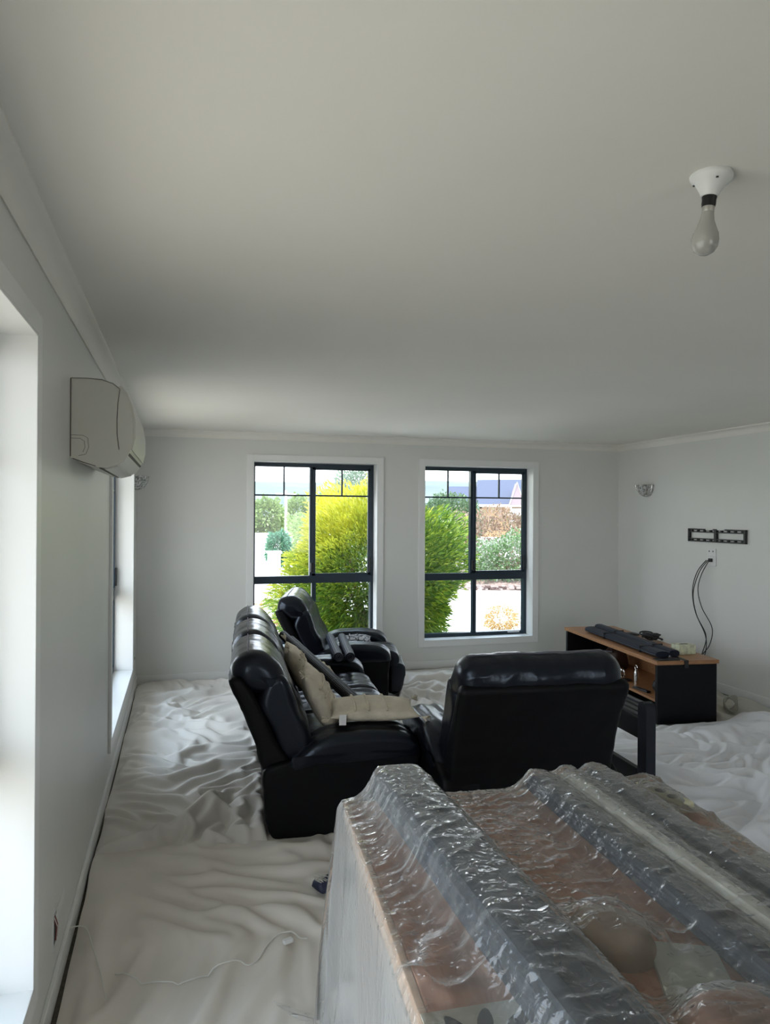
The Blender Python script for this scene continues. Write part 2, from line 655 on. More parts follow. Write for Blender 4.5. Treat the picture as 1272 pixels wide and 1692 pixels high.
# ------------------------------------------------------------------ drop cloths (wrinkled sheets)
def clothmat(name, c, v=.06):
    m, n, l, b = newmat(name)
    tc = n.new('ShaderNodeTexCoord')
    t = n.new('ShaderNodeTexNoise')
    t.inputs['Scale'].default_value = 2.2
    t.inputs['Detail'].default_value = 5
    l.new(tc.outputs['Object'], t.inputs[0])
    r = n.new('ShaderNodeValToRGB')
    r.color_ramp.elements[0].position = .3
    r.color_ramp.elements[1].position = .7
    r.color_ramp.elements[0].color = (*[q * (1 - v) for q in c], 1)
    r.color_ramp.elements[1].color = (*[q * (1 + v) for q in c], 1)
    l.new(t.outputs[0], r.inputs[0])
    l.new(r.outputs[0], b.inputs['Base Color'])
    b.inputs['Roughness'].default_value = .85
    t2 = n.new('ShaderNodeTexNoise')
    t2.noise_type = 'RIDGED_MULTIFRACTAL'
    t2.inputs['Scale'].default_value = 7
    t2.inputs['Detail'].default_value = 4
    t2.inputs['Distortion'].default_value = 1.0
    l.new(tc.outputs['Object'], t2.inputs[0])
    bp = n.new('ShaderNodeBump')
    bp.inputs['Strength'].default_value = .35
    bp.inputs['Distance'].default_value = .010
    l.new(t2.outputs[0], bp.inputs['Height'])
    l.new(bp.outputs[0], b.inputs['Normal'])
    return m


M['sheetA'] = clothmat('drop_cloth_far', (.74, .70, .65))
M['sheetB'] = clothmat('drop_cloth_near', (.76, .71, .64), .05)
M['sheetC'] = clothmat('drop_cloth_right', (.83, .83, .85))
M['sheetD'] = clothmat('drop_cloth_wall', (.52, .51, .45))

# furniture footprints (cx, cy, hx, hy, rot) where the cloth is pressed flat
FOOT = [(.885, 4.49, .37, .98, R(-5)), (1.62, 3.45, .40, .46, R(86)), (1.42, 6.27, .42, .46, R(-13.6)),
        (3.84, 5.55, .30, .88, R(-6)), (.93, 1.38, .56, .80, R(-4)), (2.38, 3.68, .14, .48, R(2))]


def press(X, Y, soft=.035):
    m = np.ones_like(X)
    for cx, cy, hx, hy, a in FOOT:
        ca, sa = math.cos(a), math.sin(a)
        u = (X - cx) * ca + (Y - cy) * sa
        v = -(X - cx) * sa + (Y - cy) * ca
        d = np.maximum(np.abs(u) - hx, np.abs(v) - hy)
        m *= np.clip(d / soft, 0, 1)
    return m


def crease(X, Y, pts, w, h):
    """a soft ridge along a polyline, asymmetric"""
    best = np.full(X.shape, 9.)
    sg = np.zeros(X.shape)
    tt = np.zeros(X.shape)
    n = len(pts) - 1
    for k in range(n):
        ax, ay = pts[k]
        bx_, by = pts[k + 1]
        dx, dy = bx_ - ax, by - ay
        L2 = dx * dx + dy * dy
        t = np.clip(((X - ax) * dx + (Y - ay) * dy) / L2, 0, 1)
        d = np.hypot(X - ax - t * dx, Y - ay - t * dy)
        s = np.sign((X - ax) * dy - (Y - ay) * dx)
        c = d < best
        best = np.where(c, d, best)
        sg = np.where(c, s, sg)
        tt = np.where(c, (k + t) / n, tt)
    ww = np.where(sg > 0, w, w * .35)
    return h * np.exp(-(best / ww) ** 2) * np.sin(np.clip(tt, .02, .98) * PI) ** .4


def relax(P, M, fade, iters, kb, sm, grav, anc, floor, cap=None, pin=True):
    """lets a sheet with slack in it buckle into folds: position-based relaxation on a grid"""
    nx, ny = P.shape[:2]
    P0 = P.copy()
    cons = []
    for di, dj, k in ((1, 0, 1.), (0, 1, 1.), (1, 1, .6), (1, -1, .6), (2, 0, kb), (0, 2, kb), (3, 0, kb * .5), (0, 3, kb * .5),
                      (2, 2, kb * .6), (2, -2, kb * .6)):
        ia, ib = slice(0, nx - di), slice(di, nx)
        ja, jb = slice(max(0, -dj), ny - max(0, dj)), slice(max(0, dj), ny - max(0, -dj))
        base = np.linalg.norm(M[0][ia, ja] - M[0][ib, jb], axis=-1)
        Lr = np.linalg.norm(M[1][ia, ja] - M[1][ib, jb], axis=-1)
        Lr = base + (Lr - base) * (fade[ia, ja] + fade[ib, jb]) / 2
        cons.append((ia, ja, ib, jb, Lr, k))
    V = np.zeros_like(P)
    for it in range(iters):
        old = P.copy()
        P += V * .5
        P[..., 2] -= grav
        for ia, ja, ib, jb, Lr, k in cons:
            d = P[ib, jb] - P[ia, ja]
            n = np.sqrt((d * d).sum(-1)) + 1e-9
            c = d * ((n - Lr) / n * .25 * k)[..., None]
            P[ia, ja] += c
            P[ib, jb] -= c
        P[1:-1, :, 2] += ((P[2:, :, 2] + P[:-2, :, 2]) / 2 - P[1:-1, :, 2]) * sm
        P[:, 1:-1, 2] += ((P[:, 2:, 2] + P[:, :-2, 2]) / 2 - P[:, 1:-1, 2]) * sm
        P[..., 2] = np.maximum(P[..., 2], floor)
        if pin:
            P[..., :2] += (P0[..., :2] - P[..., :2]) * anc
        else:
            P += (P0 - P) * anc
        if pin:
            for e in ((0, slice(None)), (-1, slice(None)), (slice(None), 0), (slice(None), -1)):
                P[e][..., :2] = P0[e][..., :2]
        if cap is not None:
            P[..., 2] = np.minimum(P[..., 2], cap)
        V = np.clip(P - old, -.01, .01)
    return P


def sheet(name, label, x0, x1, y0, y1, mat, base, amp, ex, warp, wf=1.3, kb=.35, sm=.01, iters=240, h=.02, creases=(), seed=0,
          rough_edge=.02, rot=.6, zmul=1.35, under=None):
    nx, ny = int(round((x1 - x0) / h)) + 1, int(round((y1 - y0) / h)) + 1
    X, Y = np.meshgrid(np.linspace(x0, x1, nx), np.linspace(y0, y1, ny), indexing='ij')
    wx = (fbm(X * 1.3, Y * 1.3, seed + 1) - .5) * 1.2
    wy = (fbm(X * 1.3, Y * 1.3, seed + 2) - .5) * 1.2
    ca, sa = np.cos(rot), np.sin(rot)
    a = (X + wx) * ca + (Y + wy) * sa
    b = -(X + wx) * sa + (Y + wy) * ca
    z = amp * (.8 * ridge(a * 1.6, b * 4.2, seed, 4) + .6 * ridge(b * 2.6 + 4, a * 5.5, seed + 7, 4) + .25 * fbm(X * 9, Y * 9, seed + 5, 2)
               + .15 * vn(X * 30, Y * 30, seed + 6) + .38 * vn(a * 9, b * 16, seed + 6))
    for c in creases:
        z = z + crease(X + wx * .03, Y + wy * .03, *c)
    pm = press(X, Y)
    ed = np.minimum(np.minimum(X - x0, x1 - X), np.minimum(Y - y0, y1 - Y))
    z = z * pm * np.clip(ed / .06 + .1, 0, 1)
    P = np.stack([X, Y, z + .001], -1)
    M0 = np.stack([X, Y], -1)
    M1 = np.stack([X * (1 + ex) + warp * 3.2 / wf * (fbm(X * wf, Y * wf, seed + 30, 3) - .5),
                   Y * (1 + ex) + warp * 3.2 / wf * (fbm(X * wf + 9, Y * wf, seed + 31, 3) - .5)], -1)
    P = relax(P, (M0, M1), np.clip(ed / .12, 0, 1), iters, kb, sm, .00003, .002, 0, pm * .09 + .0005)
    P[..., 2] *= zmul
    if under is not None:                      # pressed down where another cloth lies on top
        P[..., 2] *= under(P[..., 0], P[..., 1])
    # slightly wavy outline
    lo = np.clip(1 - ed / .25, 0, 1) ** 2
    P[..., 0] += lo * rough_edge * (vn(Y * 3.1, Y * 0 + 5, seed) - .5) * np.where(X - x0 < .2, .5, 2)
    P[..., 1] += lo * rough_edge * 2 * (vn(X * 2.7, X * 0 + 9, seed) - .5)
    P[..., 2] += base(X, Y)
    P[..., 2] -= np.where(ed < h * .5, .003, 0)
    P[..., 2] = np.maximum(P[..., 2], .002)
    SHEETS.append(P)
    o = grid_mesh(name, P[..., 0], P[..., 1], P[..., 2], MAT[mat])
    s = o.modifiers.new('smooth', 'SUBSURF')
    s.levels = s.render_levels = 1
    return tag(o, label, 'drop cloth')


MAT = M
SHEETS = []


def top_of_cloth(x, y):
    z = 0
    for P in SHEETS:
        if P[..., 0].min() < x < P[..., 0].max() and P[..., 1].min() < y < P[..., 1].max():
            d = np.hypot(P[..., 0] - x, P[..., 1] - y)
            z = max(z, float(P[..., 2][d < .022].max()) if (d < .022).any() else 0)
    return z
flat = lambda z: (lambda X, Y: np.full(X.shape, z))
sheet('drop_cloth', 'rumpled pale canvas drop cloth between sofa back, left window and far wall',
      -.380, 3.15, 3.42, 7.085, 'sheetA', flat(.004), .042, .055, .060, wf=1.7, h=.0135, kb=.2, zmul=1.6,
      under=lambda X, Y: np.maximum(np.clip((2.1 - X) / .2, .04, 1), np.clip((Y - 4.6) / .15, 0, 1)) * np.clip((Y - 3.47) / .12, .1, 1),
      creases=[([(-.25, 6.9), (-.15, 6.5), (-.02, 6.1)], .03, .03), ([(.05, 5.0), (.16, 5.3), (.22, 5.9)], .03, .035),
               ([(-.3, 4.9), (-.1, 4.8), (.1, 4.95)], .03, .03), ([(-.3, 4.45), (0, 4.5), (.12, 4.6)], .03, .03),
               ([(-.25, 3.62), (0, 3.78), (.2, 4.1)], .05, .045), ([(.15, 4.0), (.3, 3.85), (.38, 3.9)], .04, .05)], seed=3)
sheet('drop_cloth', 'smoother greyish drop cloth in the foreground beside the plastic-covered table',
      -.372, 2.35, .60, 3.60, 'sheetB',
      lambda X, Y: .004 + .022 * np.clip((Y - 3.28) / .1, 0, 1), .026, .012, .040, 1.2, .3, h=.015, iters=200, zmul=1.6, under=lambda X, Y: np.clip((2.05 - X) / .2, .04, 1),
      creases=[([(-.30, 3.5), (-.27, 2.9), (-.30, 2.3), (-.2, 1.8)], .02, .035),
               ([(-.24, 3.55), (0, 3.40), (.2, 3.46), (.5, 3.38), (.9, 3.36)], .03, .022),
               ([(-.1, 3.3), (-.17, 3.05), (-.25, 3.0)], .03, .018), ([(-.17, 3.02), (.1, 2.8), (.2, 2.7)], .035, .02),
               ([(.12, 3.1), (.3, 2.86), (.42, 2.75)], .03, .02), ([(.05, 2.45), (.2, 2.68), (.5, 2.66)], .02, .016),
               ([(0, 2.2), (.12, 2.5)], .03, .018), ([(.1, 2.3), (.2, 2.42), (.24, 2.32)], .014, .012)], seed=21)
sheet('drop_cloth', 'grey-green bunched drop cloth along the right wall under the television unit',
      2.95, 4.735, 4.35, 7.08, 'sheetD', flat(.004), .035, .03, .05, iters=160, h=.025, seed=33, under=lambda X, Y: np.clip((Y - 4.62) / .12, .04, 1))
sheet('drop_cloth', 'cool white drop cloth on the right in front of the television unit',
      1.9, 4.60, 1.0, 4.66, 'sheetC', lambda X, Y: .030 + 0 * X, .042, .055, .060, wf=1.7, h=.0135, kb=.2, zmul=1.6, iters=220,
      creases=[([(2.7, 4.4), (3.3, 4.3), (4.0, 4.45), (4.4, 4.4)], .04, .04),
               ([(2.6, 3.9), (3.1, 3.5), (3.3, 3.0)], .05, .05), ([(3.4, 4.2), (3.8, 3.9), (3.9, 3.5)], .05, .045),
               ([(4.1, 4.3), (4.2, 4.0), (4.5, 3.7)], .05, .05)], seed=47)

# ------------------------------------------------------------------ recliners
def leather_disp(k, pleat=0.0, pf=34., zr=None, front=False):
    def f(u, v, z, par):
        d = .010 * (fbm(u * 7 + k, v * 7, k, 3) - .5) + .010 * (fbm(z * 9 + 3, v * 6 + k, k + 2, 3) - .5)
        d += .004 * (ridge(v * 9 + z * 5, z * 16 + u * 9, k + 4, 2) - .5)
        if pleat:
            w = np.ones_like(u) if zr is None else np.exp(-((z - zr[0]) / zr[1]) ** 2)
            if front: w = w * np.clip((u + .06) / .05, 0, 1)
            d += pleat * w * np.sin(v * pf * 2 + 3 * vn(z * 8, v * 3, k)) * np.clip(vn(v * 5, z * 9, k + 3) * 1.6 - .3, 0, 1)
        return d
    return f


def recliner(label, cat, name, loc, rz, n, W, rest=0.0, seed=1, sd=0.0, zs=1.0):
    t = thing(name, label, cat, loc, rz)
    t.scale = (1, 1, zs)
    Lm, Lb = M['leather'], M['leather_matte']
    aw = .20
    # base
    MB().box(.06, .74, .03, W - .03, .035, .30, .02).build('base', Lb, t)
    sp = [(.09, .004), (.035, .03), (.006, .10), (-.004, .22), (-.012, .36), (.03, .40), (.15, .425), (.45, .43), (.755, .425), (.775, .38),
          (.77, .20), (.765, .04), (.74, .006), (.4, .002)]
    for s, (a, b) in enumerate(((0, aw), (W - aw, W))):
        puff('side_panel', sp, a, b, .022, Lb, t, disp=leather_disp(seed + s))
        ap = [(.10, .40), (.155, .45), (.22, .505), (.30, .545), (.42, .562), (.58, .562), (.70, .545), (.765, .50),
              (.785, .45), (.77, .405), (.60, .39), (.3, .385)]
        puff('arm_pad', ap, a - .012, b + .012, .055, Lm, t, disp=leather_disp(seed + 4 + s, .004, 40))
    sw = (W - .06) / n
    sc = (W - 2 * aw) / n
    for i in range(n):
        v0 = .03 + i * sw
        v1 = v0 + sw - .006
        sh = [(.03, .16), (-.006, .34), (-.055, .52), (-.115, .69), (-.165, .80), (-.178, .845), (-.15, .865),
              (-.10, .85), (-.02, .70), (.08, .48), (.14, .38), (.12, .16)]
        puff('back_shell', sh, v0, v1, .03, Lb, t, disp=leather_disp(seed + 11 + i))
        hd = [(-.135, .80), (-.168, .86), (-.165, .92), (-.135, .965), (-.08, .99), (-.02, .988), (.035, .955),
              (.08, .90), (.105, .84), (.10, .78), (.03, .755), (-.06, .76)]
        h = puff('headrest', hd, v0 + .010, v1 - .010, .092, Lm, t, N=110, Mx=60, K=9, disp=leather_disp(seed + 21 + i, .0045, 55, (.88, .10), True))
        # crown seam
        pts = []
        for k in range(22):
            v = v0 + .05 + (v1 - v0 - .10) * k / 21
            e = min(v - v0, v1 - v)
            pts.append((-.085, v, .994 - .03 * math.exp(-e / .035) + .002 * math.sin(k)))
        MB().tube(pts, .0028, 6).build('seam', M['stitch'], h, True)
        # lumbar cushion between the arms (upper part spreads over them)
        a0 = aw + i * sc
        lum = [(-.03, .70), (.0, .82), (.06, .865), (.105, .845), (.135, .77), (.165, .68), (.205, .60), (.235, .51), (.24, .44),
               (.18, .40), (.10, .42), (.04, .55)]
        puff('back_cushion', lum, a0 + .005 if i else v0 + .012, a0 + sc - .005 if i < n - 1 else v1 - .012, .04, Lm, t,
             disp=leather_disp(seed + 31 + i, .006, 30, (.70, .10)))
        st = [(.17, .30), (.18, .43), (.26, .465), (.42, .468), (.60, .470), (.74 - sd, .472), (.83 - sd, .452), (.872 - sd, .40),
              (.865 - sd, .33), (.80 - sd, .30)]
        c = puff('seat_cushion', st, a0 + .004, a0 + sc - .004, .045, Lm, t, N=90,
                 disp=leather_disp(seed + 41 + i, .006, 26, (.47, .05)))
        fr = [(.78 - sd, .10), (.80 - sd, .07), (.84 - sd, .065), (.885 - sd, .10), (.90 + rest * .3 - sd, .17), (.895 + rest - sd, .27), (.875 + rest - sd, .335),
              (.82 - sd, .35), (.785 - sd, .33)]
        puff('footrest', fr, a0 + .006, a0 + sc - .006, .035, Lm, t, disp=leather_disp(seed + 51 + i, .006, 30))
        # seat seam across the cushion
        MB().tube([(.52, a0 + .03 + (sc - .06) * k / 14, .474 + .002 * math.sin(k * 2.1)) for k in range(15)], .003, 6).build(
            'seam', M['stitch'], c, True)
    return t


sofa = recliner('long black leather three-seat recliner sofa with its back to the left wall', 'sofa', 'recliner_sofa',
                (.40, 3.53, .004), R(-5), 3, 2.0, seed=1, sd=.065, zs=.935)
ch1 = recliner('black leather recliner armchair with its back to the camera, behind the plastic-covered table', 'armchair',
               'recliner_armchair', (2.045, 3.06, .030), R(86), 1, .885, seed=60, sd=.02, zs=.955)
ch2 = recliner('black leather recliner armchair beyond the sofa, in front of the left back window', 'armchair',
               'recliner_armchair', (.92, 5.93, .006), R(-13.6), 1, .90, rest=.03, seed=80, zs=.925)

# ------------------------------------------------------------------ cushions on the sofa
def pillow(label, loc, rot, sx, sy, h, tassels=True, seed=0, tagx=None):
    n = 34
    t = thing('throw_pillow', label, 'cushion', loc)
    t.rotation_euler = rot
    U, V = np.meshgrid(np.linspace(-1, 1, n), np.linspace(-1, 1, n), indexing='ij')
    prof = ((1 - np.abs(U) ** 2.6) * (1 - np.abs(V) ** 2.6)).clip(0) ** .5
    pinch = 1 - .10 * (U ** 2 * (1 - V ** 2) + V ** 2 * (1 - U ** 2)) * 1.0
    b = MB()
    vs = []
    for s in (1, -1):
        d = 1 + .25 * (fbm(U * 3 + seed, V * 3, seed + s, 3) - .5)
        w = .10 * (ridge(U * 2.5 + seed, V * 6, seed + s) - .5)
        Z = s * h * (prof * (d + w * prof))
        vs += np.stack([U * sx * pinch, V * sy * pinch, Z], -1).reshape(-1, 3).tolist()
    fs = []
    for s in (0, 1):
        for i in range(n - 1):
            for j in range(n - 1):
                a = s * n * n + i * n + j
                fs.append((a, a + n, a + n + 1, a + 1))
    b.add(vs, fs)
    me = bpy.data.meshes.new('cover')
    me.from_pydata(b.v, [], b.f)
    bm = bmesh.new()
    bm.from_mesh(me)
    bmesh.ops.remove_doubles(bm, verts=bm.verts, dist=.0005)
    bmesh.ops.recalc_face_normals(bm, faces=bm.faces)
    bm.to_mesh(me)
    bm.free()
    c = link('cover', me, M['cream'], t, True)
    # braided bands across the cover
    for uu in (-.45, -.15, .25):
        pts = [(uu * sx, v * sy, h * math.sqrt(max(0, (1 - abs(uu) ** 2.6) * (1 - abs(v) ** 2.6))) * 1.04 + .002 * math.sin(v * 60))
               for v in np.linspace(-.85, .85, 40)]
        MB().tube(pts, .006, 6).build('braid', M['cream'], t, True)
    if tassels:
        for cx in (-1, 1):
            for cy in (-1, 1):
                q = MB()
                c0 = Vector((cx * sx * .98, cy * sy * .98, 0))
                dr = Vector((cx, cy, 0)).normalized()
                for k in range(16):
                    a = random.uniform(-.5, .5)
                    d2 = Vector((dr.x * math.cos(a) - dr.y * math.sin(a), dr.x * math.sin(a) + dr.y * math.cos(a), random.uniform(-.3, .3)))
                    q.tube([c0, c0 + dr * .012, c0 + d2 * .05], .003, 4)
                q.build('tassel', M['cream'], t, True)
    if tagx:
        MB().box(*tagx).build('care_label', M['white'], t)
    return t


pillow('large cream tasselled cushion leaning upright on the near seat of the sofa', (.748, 3.93, .600), (R(4), R(62), R(-6)), .185, .19, .065, seed=2)
pillow('cream cushion lying flat over the near arm of the sofa with a white tag', (.985, 3.70, .585), (R(2), R(1), R(-8)), .235, .160, .048, seed=5,
       tagx=(-.19, -.155, -.182, -.175, -.030, .020))
pillow('cream cushion half hidden between near headrest and dark blind rolls', (.70, 4.42, .665), (R(0), R(64), R(-5)), .155, .17, .060, seed=9)
pillow('small pale cushion on the far sofa seat beyond the dark blind rolls', (.95, 4.95, .515), (R(0), R(38), R(-6)), .12, .13, .05, seed=12, tassels=False)

# ------------------------------------------------------------------ rolled blinds
def blind_roll(label, p0, p1, r, mat, group=None, slats=0, cat='blind', spiral=True, name='rolled_blind'):
    p0, p1 = Vector(p0), Vector(p1)
    L = (p1 - p0).length
    t = thing(name, label, cat, p0, group=group)
    t.rotation_euler = (p1 - p0).to_track_quat('Z', 'X').to_euler()
    n = 40
    b = MB()
    prof = []
    for k in range(n):
        a = 2 * PI * k / n
        rr = r * (1 + .035 * (1 if (k % 2) else -1) * (1 if slats else .3)) + r * .05 * math.sin(a)
        prof.append((rr * math.cos(a), rr * math.sin(a)))
    rings = 16
    vs = []
    for i in range(rings):
        z = L * i / (rings - 1)
        s = 1 + .02 * math.sin(i * 1.7)
        vs += [(x * s, y * s, z) for x, y in prof]
    fs = [(i * n + k, i * n + (k + 1) % n, (i + 1) * n + (k + 1) % n, (i + 1) * n + k) for i in range(rings - 1) for k in range(n)]
    fs += [tuple(range(n)), tuple(range((rings - 1) * n, rings * n))]
    b.add(vs, fs)
    b.build('roll', mat, t, True, 50)
    if spiral:
        for z, s in ((-.0015, 1), (L + .0015, 1)):
            pts = [((r * .18 + r * .75 * k / 60) * math.cos(k * .42), (r * .18 + r * .75 * k / 60) * math.sin(k * .42), z) for k in range(61)]
            MB().tube(pts, r * .05, 5).build('rolled_edge', M['stitch'], t)
    for f in (.22, .78):
        MB().lathe([(r * 1.07, L * f - .004), (r * 1.09, L * f), (r * 1.07, L * f + .004)], 24).build('tie_cord', M['cable'], t, True)
    return t


blind_roll('upper of two long dark blind rolls slanting down across the sofa', (.715, 5.22, .735), (.945, 3.95, .560), .030, M['leather_matte'], slats=1)
blind_roll('lower of two long dark blind rolls slanting down across the sofa', (.775, 5.22, .70), (1.005, 4.02, .52), .027, M['leather_matte'], slats=1)
blind_roll('left of two short ribbed blind rolls resting over the far sofa arm', (1.22, 6.00, .566), (1.115, 5.16, .566), .034, M['navy'], slats=1)
blind_roll('right of two short ribbed blind rolls resting over the far sofa arm', (1.32, 5.98, .566), (1.20, 5.14, .566), .034, M['navy'], slats=1)
# patterned cushion on far armchair seat
pc = pillow('flat white-and-black patterned cushion on the seat of the far armchair', (1.47, 6.22, .490), (R(0), R(-3), R(-13)), .17, .17, .045, tassels=False, seed=31)
pat = pmat('scroll_fabric', (.35, .36, .38), .8)
pn, pl_ = pat.node_tree.nodes, pat.node_tree.links
vt = pn.new('ShaderNodeTexVoronoi'); vt.feature = 'DISTANCE_TO_EDGE'; vt.inputs['Scale'].default_value = 22
tc_ = pn.new('ShaderNodeTexCoord'); pl_.new(tc_.outputs['Object'], vt.inputs[0])
cr_ = pn.new('ShaderNodeValToRGB'); cr_.color_ramp.elements[0].position = .06; cr_.color_ramp.elements[1].position = .10
cr_.color_ramp.elements[0].color = (.01, .01, .015, 1); cr_.color_ramp.elements[1].color = (.5, .5, .52, 1)
pl_.new(vt.outputs['Distance'], cr_.inputs[0]); pl_.new(cr_.outputs[0], pat.node_tree.nodes['Principled BSDF'].inputs['Base Color'])
for c in pc.children:
    c.data.materials.clear(); c.data.materials.append(pat)

# ------------------------------------------------------------------ television unit
TR = R(-5.9)
t = thing('television_unit', 'low oak-topped television unit with black ends standing off the right wall', 'television unit', (3.515, 4.735, .014), TR)
UL, UW, UH = 1.67, .50, .486
MB().box(-.012, UW + .012, -.012, UL + .012, UH - .030, UH, .002).build('top_board', M['oak'], t)['label'] = 'oak veneer top board'
for a, nm in ((0.0, 'end_panel'), (UL - .036, 'end_panel')):
    MB().box(0, UW, a, a + .036, 0, UH - .030, .002).build(nm, M['black'], t)
MB().box(UW - .016, UW - .002, .036, UL - .036, .05, UH - .030).build('back_panel', M['oak'], t)['label'] = 'oak veneer back panel'
MB().box(.012, UW - .016, .036, UL - .036, .160, .178, .001).build('shelf', M['oak'], t)['label'] = 'oak veneer shelf'
MB().box(.02, UW - .016, .036, UL - .036, .02, .05).build('bottom_board', M['black'], t)
MB().box(.03, UW - .03, UL * .55, UL * .55 + .018, .05, .160).build('divider', M['black'], t)
TM = Matrix.Translation((3.515, 4.735, .014)) @ Matrix.Rotation(TR, 4, 'Z')


def U(x, y, z): return TM @ Vector((x, y, z))


def flat_blind(label, p0, p1, w, hh, mat, rail=False):
    """a blind folded flat into a rounded bundle with ribbed side"""
    p0, p1 = Vector(p0), Vector(p1)
    L = (p1 - p0).length
    t = thing('rolled_blind', label, 'blind', p0)
    t.rotation_euler = (p1 - p0).to_track_quat('Y', 'Z').to_euler()
    pr = []
    for k in range(28):
        a = 2 * PI * k / 28
        x = w / 2 * (abs(math.cos(a)) ** .75) * (1 if math.cos(a) > 0 else -1)
        z = hh / 2 * (abs(math.sin(a)) ** .8) * (1 if math.sin(a) > 0 else -1)
        s = 1 + (.05 if k % 2 else -.03)
        pr.append((x * s, z * s + hh / 2))
    MB().prism(pr, 0, L).build('bundle', mat, t, True, 25)
    if rail:
        MB().box(-w / 2 - .014, -w / 2 + .004, .0, L, .002, .014, .002).build('bottom_rail', M['chrome'], t)
    for f in (.3, .8):
        MB().box(-w / 2 - .004, w / 2 + .004, L * f, L * f + .012, -.001, hh + .004, .002).build('tie_cord', M['cable'], t)
    return t


flat_blind('front navy blind bundle with a bright rail on the television unit', U(.11, 1.36, UH + .005), U(.10, .10, UH + .005), .115, .048, M['navy'], True)
flat_blind('rear navy blind bundle lying on the television unit', U(.255, 1.48, UH + .004), U(.215, .12, UH + .004), .085, .052, M['navy'])
# dark remote, cable bundle, tissue box, strap and mat on top
tt = MB()
tt.lathe([(0, 0), (.030, .001), (.040, .006), (.038, .014), (.020, .020), (0, .021)], 20, mat=Matrix.Diagonal((1.0, 1.7, 1, 1)))
o = tt.build('oval_dish', M['blackpl'], None, True)
o.matrix_world = TM @ Matrix.Translation((.43, 1.15, UH + .001)) @ Matrix.Rotation(R(30), 4, 'Z')
tag(o, 'small dark oval dish at the back of the television unit top', 'dish')
q = MB()
for k in range(9):
    cx, cy = random.uniform(-.05, .05), random.uniform(-.04, .04)
    pts = [(cx + .06 * math.cos(a * .35 + k), cy + .045 * math.sin(a * .35 + k), .012 + .035 * abs(math.sin(a * .175 + k)) + .004 * k)
           for a in range(19)]
    q.tube(pts, .007, 6)
o = q.build('cable_bundle', M['cable'], None, True)
o.matrix_world = TM @ Matrix.Translation((.42, .80, UH + .0))
tag(o, 'tangled bundle of black cable on the television unit top', 'cable')
t = thing('tissue_box', 'pale green patterned tissue box at the near end of the television unit', 'tissue box', U(.38, .26, UH + .001), TR + R(4))
MB().box(-.075, .075, -.055, .055, 0, .075, .003).build('carton', M['tissue'], t)
MB().lathe([(.0, .0765), (.030, .0765), (.032, .0755)], 20, mat=Matrix.Diagonal((1.3, .6, 1, 1))).build('opening', M['blackpl'], t, True)
t = thing('cloth_strap', 'flat black strap hanging over the near edge of the television unit', 'strap', U(.23, 0, UH), TR)
MB().box(-.018, .018, -.018, .24, .001, .004).box(-.018, .018, -.019, -.016, -.055, .003).build('strap', M['cable'], t)
o = MB().box(-.09, .09, -.045, .045, .0, .006, .002).build('black_mat', M['cable'])
o.matrix_world = TM @ Matrix.Translation((.10, .045, UH + .001))
tag(o, 'thin black mat at the front corner of the television unit top', 'mat')

# items on the shelf
def cup(label, x, y, s=1.0):
    t = thing('silver_cup', label, 'cup', U(x, y, .179), TR)
    MB().lathe([(0, 0), (.028 * s, 0), (.030 * s, .006), (.008 * s, .014), (.007 * s, .035 * s), (.025 * s, .05 * s), (.034 * s, .08 * s),
                (.033 * s, .115 * s), (.030 * s, .115 * s), (.028 * s, .08 * s), (0, .055 * s)], 20).build('bowl', M['silver'], t, True, 60)
    return t


cup('silver goblet on the television unit shelf, leftmost of the silver pieces', .14, 1.12, 1.15)
cup('second silver goblet on the shelf beside the figurine', .12, 1.0, 1.0)
cup('small silver goblet far back on the shelf by the brown bag', .17, 1.40, .9)
t = thing('silver_figurine', 'silver horse figurine on the television unit shelf', 'figurine', U(.14, .84, .179), TR + R(90))
b = MB()
b.tube([(-.05, 0, .06), (-.03, 0, .064), (0, 0, .062), (.03, 0, .068), (.045, 0, .085), (.052, 0, .105), (.065, 0, .112), (.082, 0, .10)],
       [.012, .019, .018, .020, .014, .010, .010, .006], 10)
for x in (-.04, .03):
    for y in (-.011, .011):
        b.tube([(x, y, .058), (x + .006, y, .03), (x, y, .008)], [.008, .005, .005], 6)
b.tube([(-.055, 0, .066), (-.075, 0, .055), (-.078, 0, .025)], [.006, .007, .003], 6)
b.build('horse', M['silver'], t, True)
MB().box(-.07, .07, -.025, .025, 0, .009, .002).build('plinth', M['silver'], t)
t = thing('silver_bottle', 'slim silver bottle with ring handle near the front of the shelf', 'bottle', U(.12, .53, .179), TR)
MB().lathe([(0, 0), (.017, 0), (.018, .01), (.018, .10), (.012, .118), (.008, .125), (0, .127)], 20).build('body', M['silver'], t, True, 50)
MB().tube([(.0, .019 * math.cos(a), .142 + .019 * math.sin(a)) for a in np.linspace(0, 2 * PI, 20)], .0035, 6, cap=False).build('ring', M['silver'], t, True)
t = thing('black_speaker', 'round black speaker at the near end of the shelf', 'speaker', U(.20, .26, .179), TR)
MB().lathe([(0, 0), (.055, 0), (.075, .02), (.080, .05), (.070, .085), (.04, .105), (0, .11)], 28).build('shell', M['blackpl'], t, True)
MB().lathe([(.081, .045), (.083, .05), (.081, .055)], 28).build('band', M['cable'], t, True)
o = MB().lathe([(0, 0), (.03, 0), (.05, .008), (.048, .010), (.028, .004), (0, .003)], 28).build('black_saucer', M['blackpl'], None, True)
o.matrix_world = TM @ Matrix.Translation((.11, .68, .179))
tag(o, 'small black saucer on the shelf between figurine and bottle', 'dish')
t = thing('remote_control', 'thin black remote control on the front edge of the oak shelf', 'remote', U(.06, .34, .179), TR + R(8))
MB().box(-.02, .02, -.09, .09, 0, .014, .004).build('case', M['blackpl'], t)
b = MB()
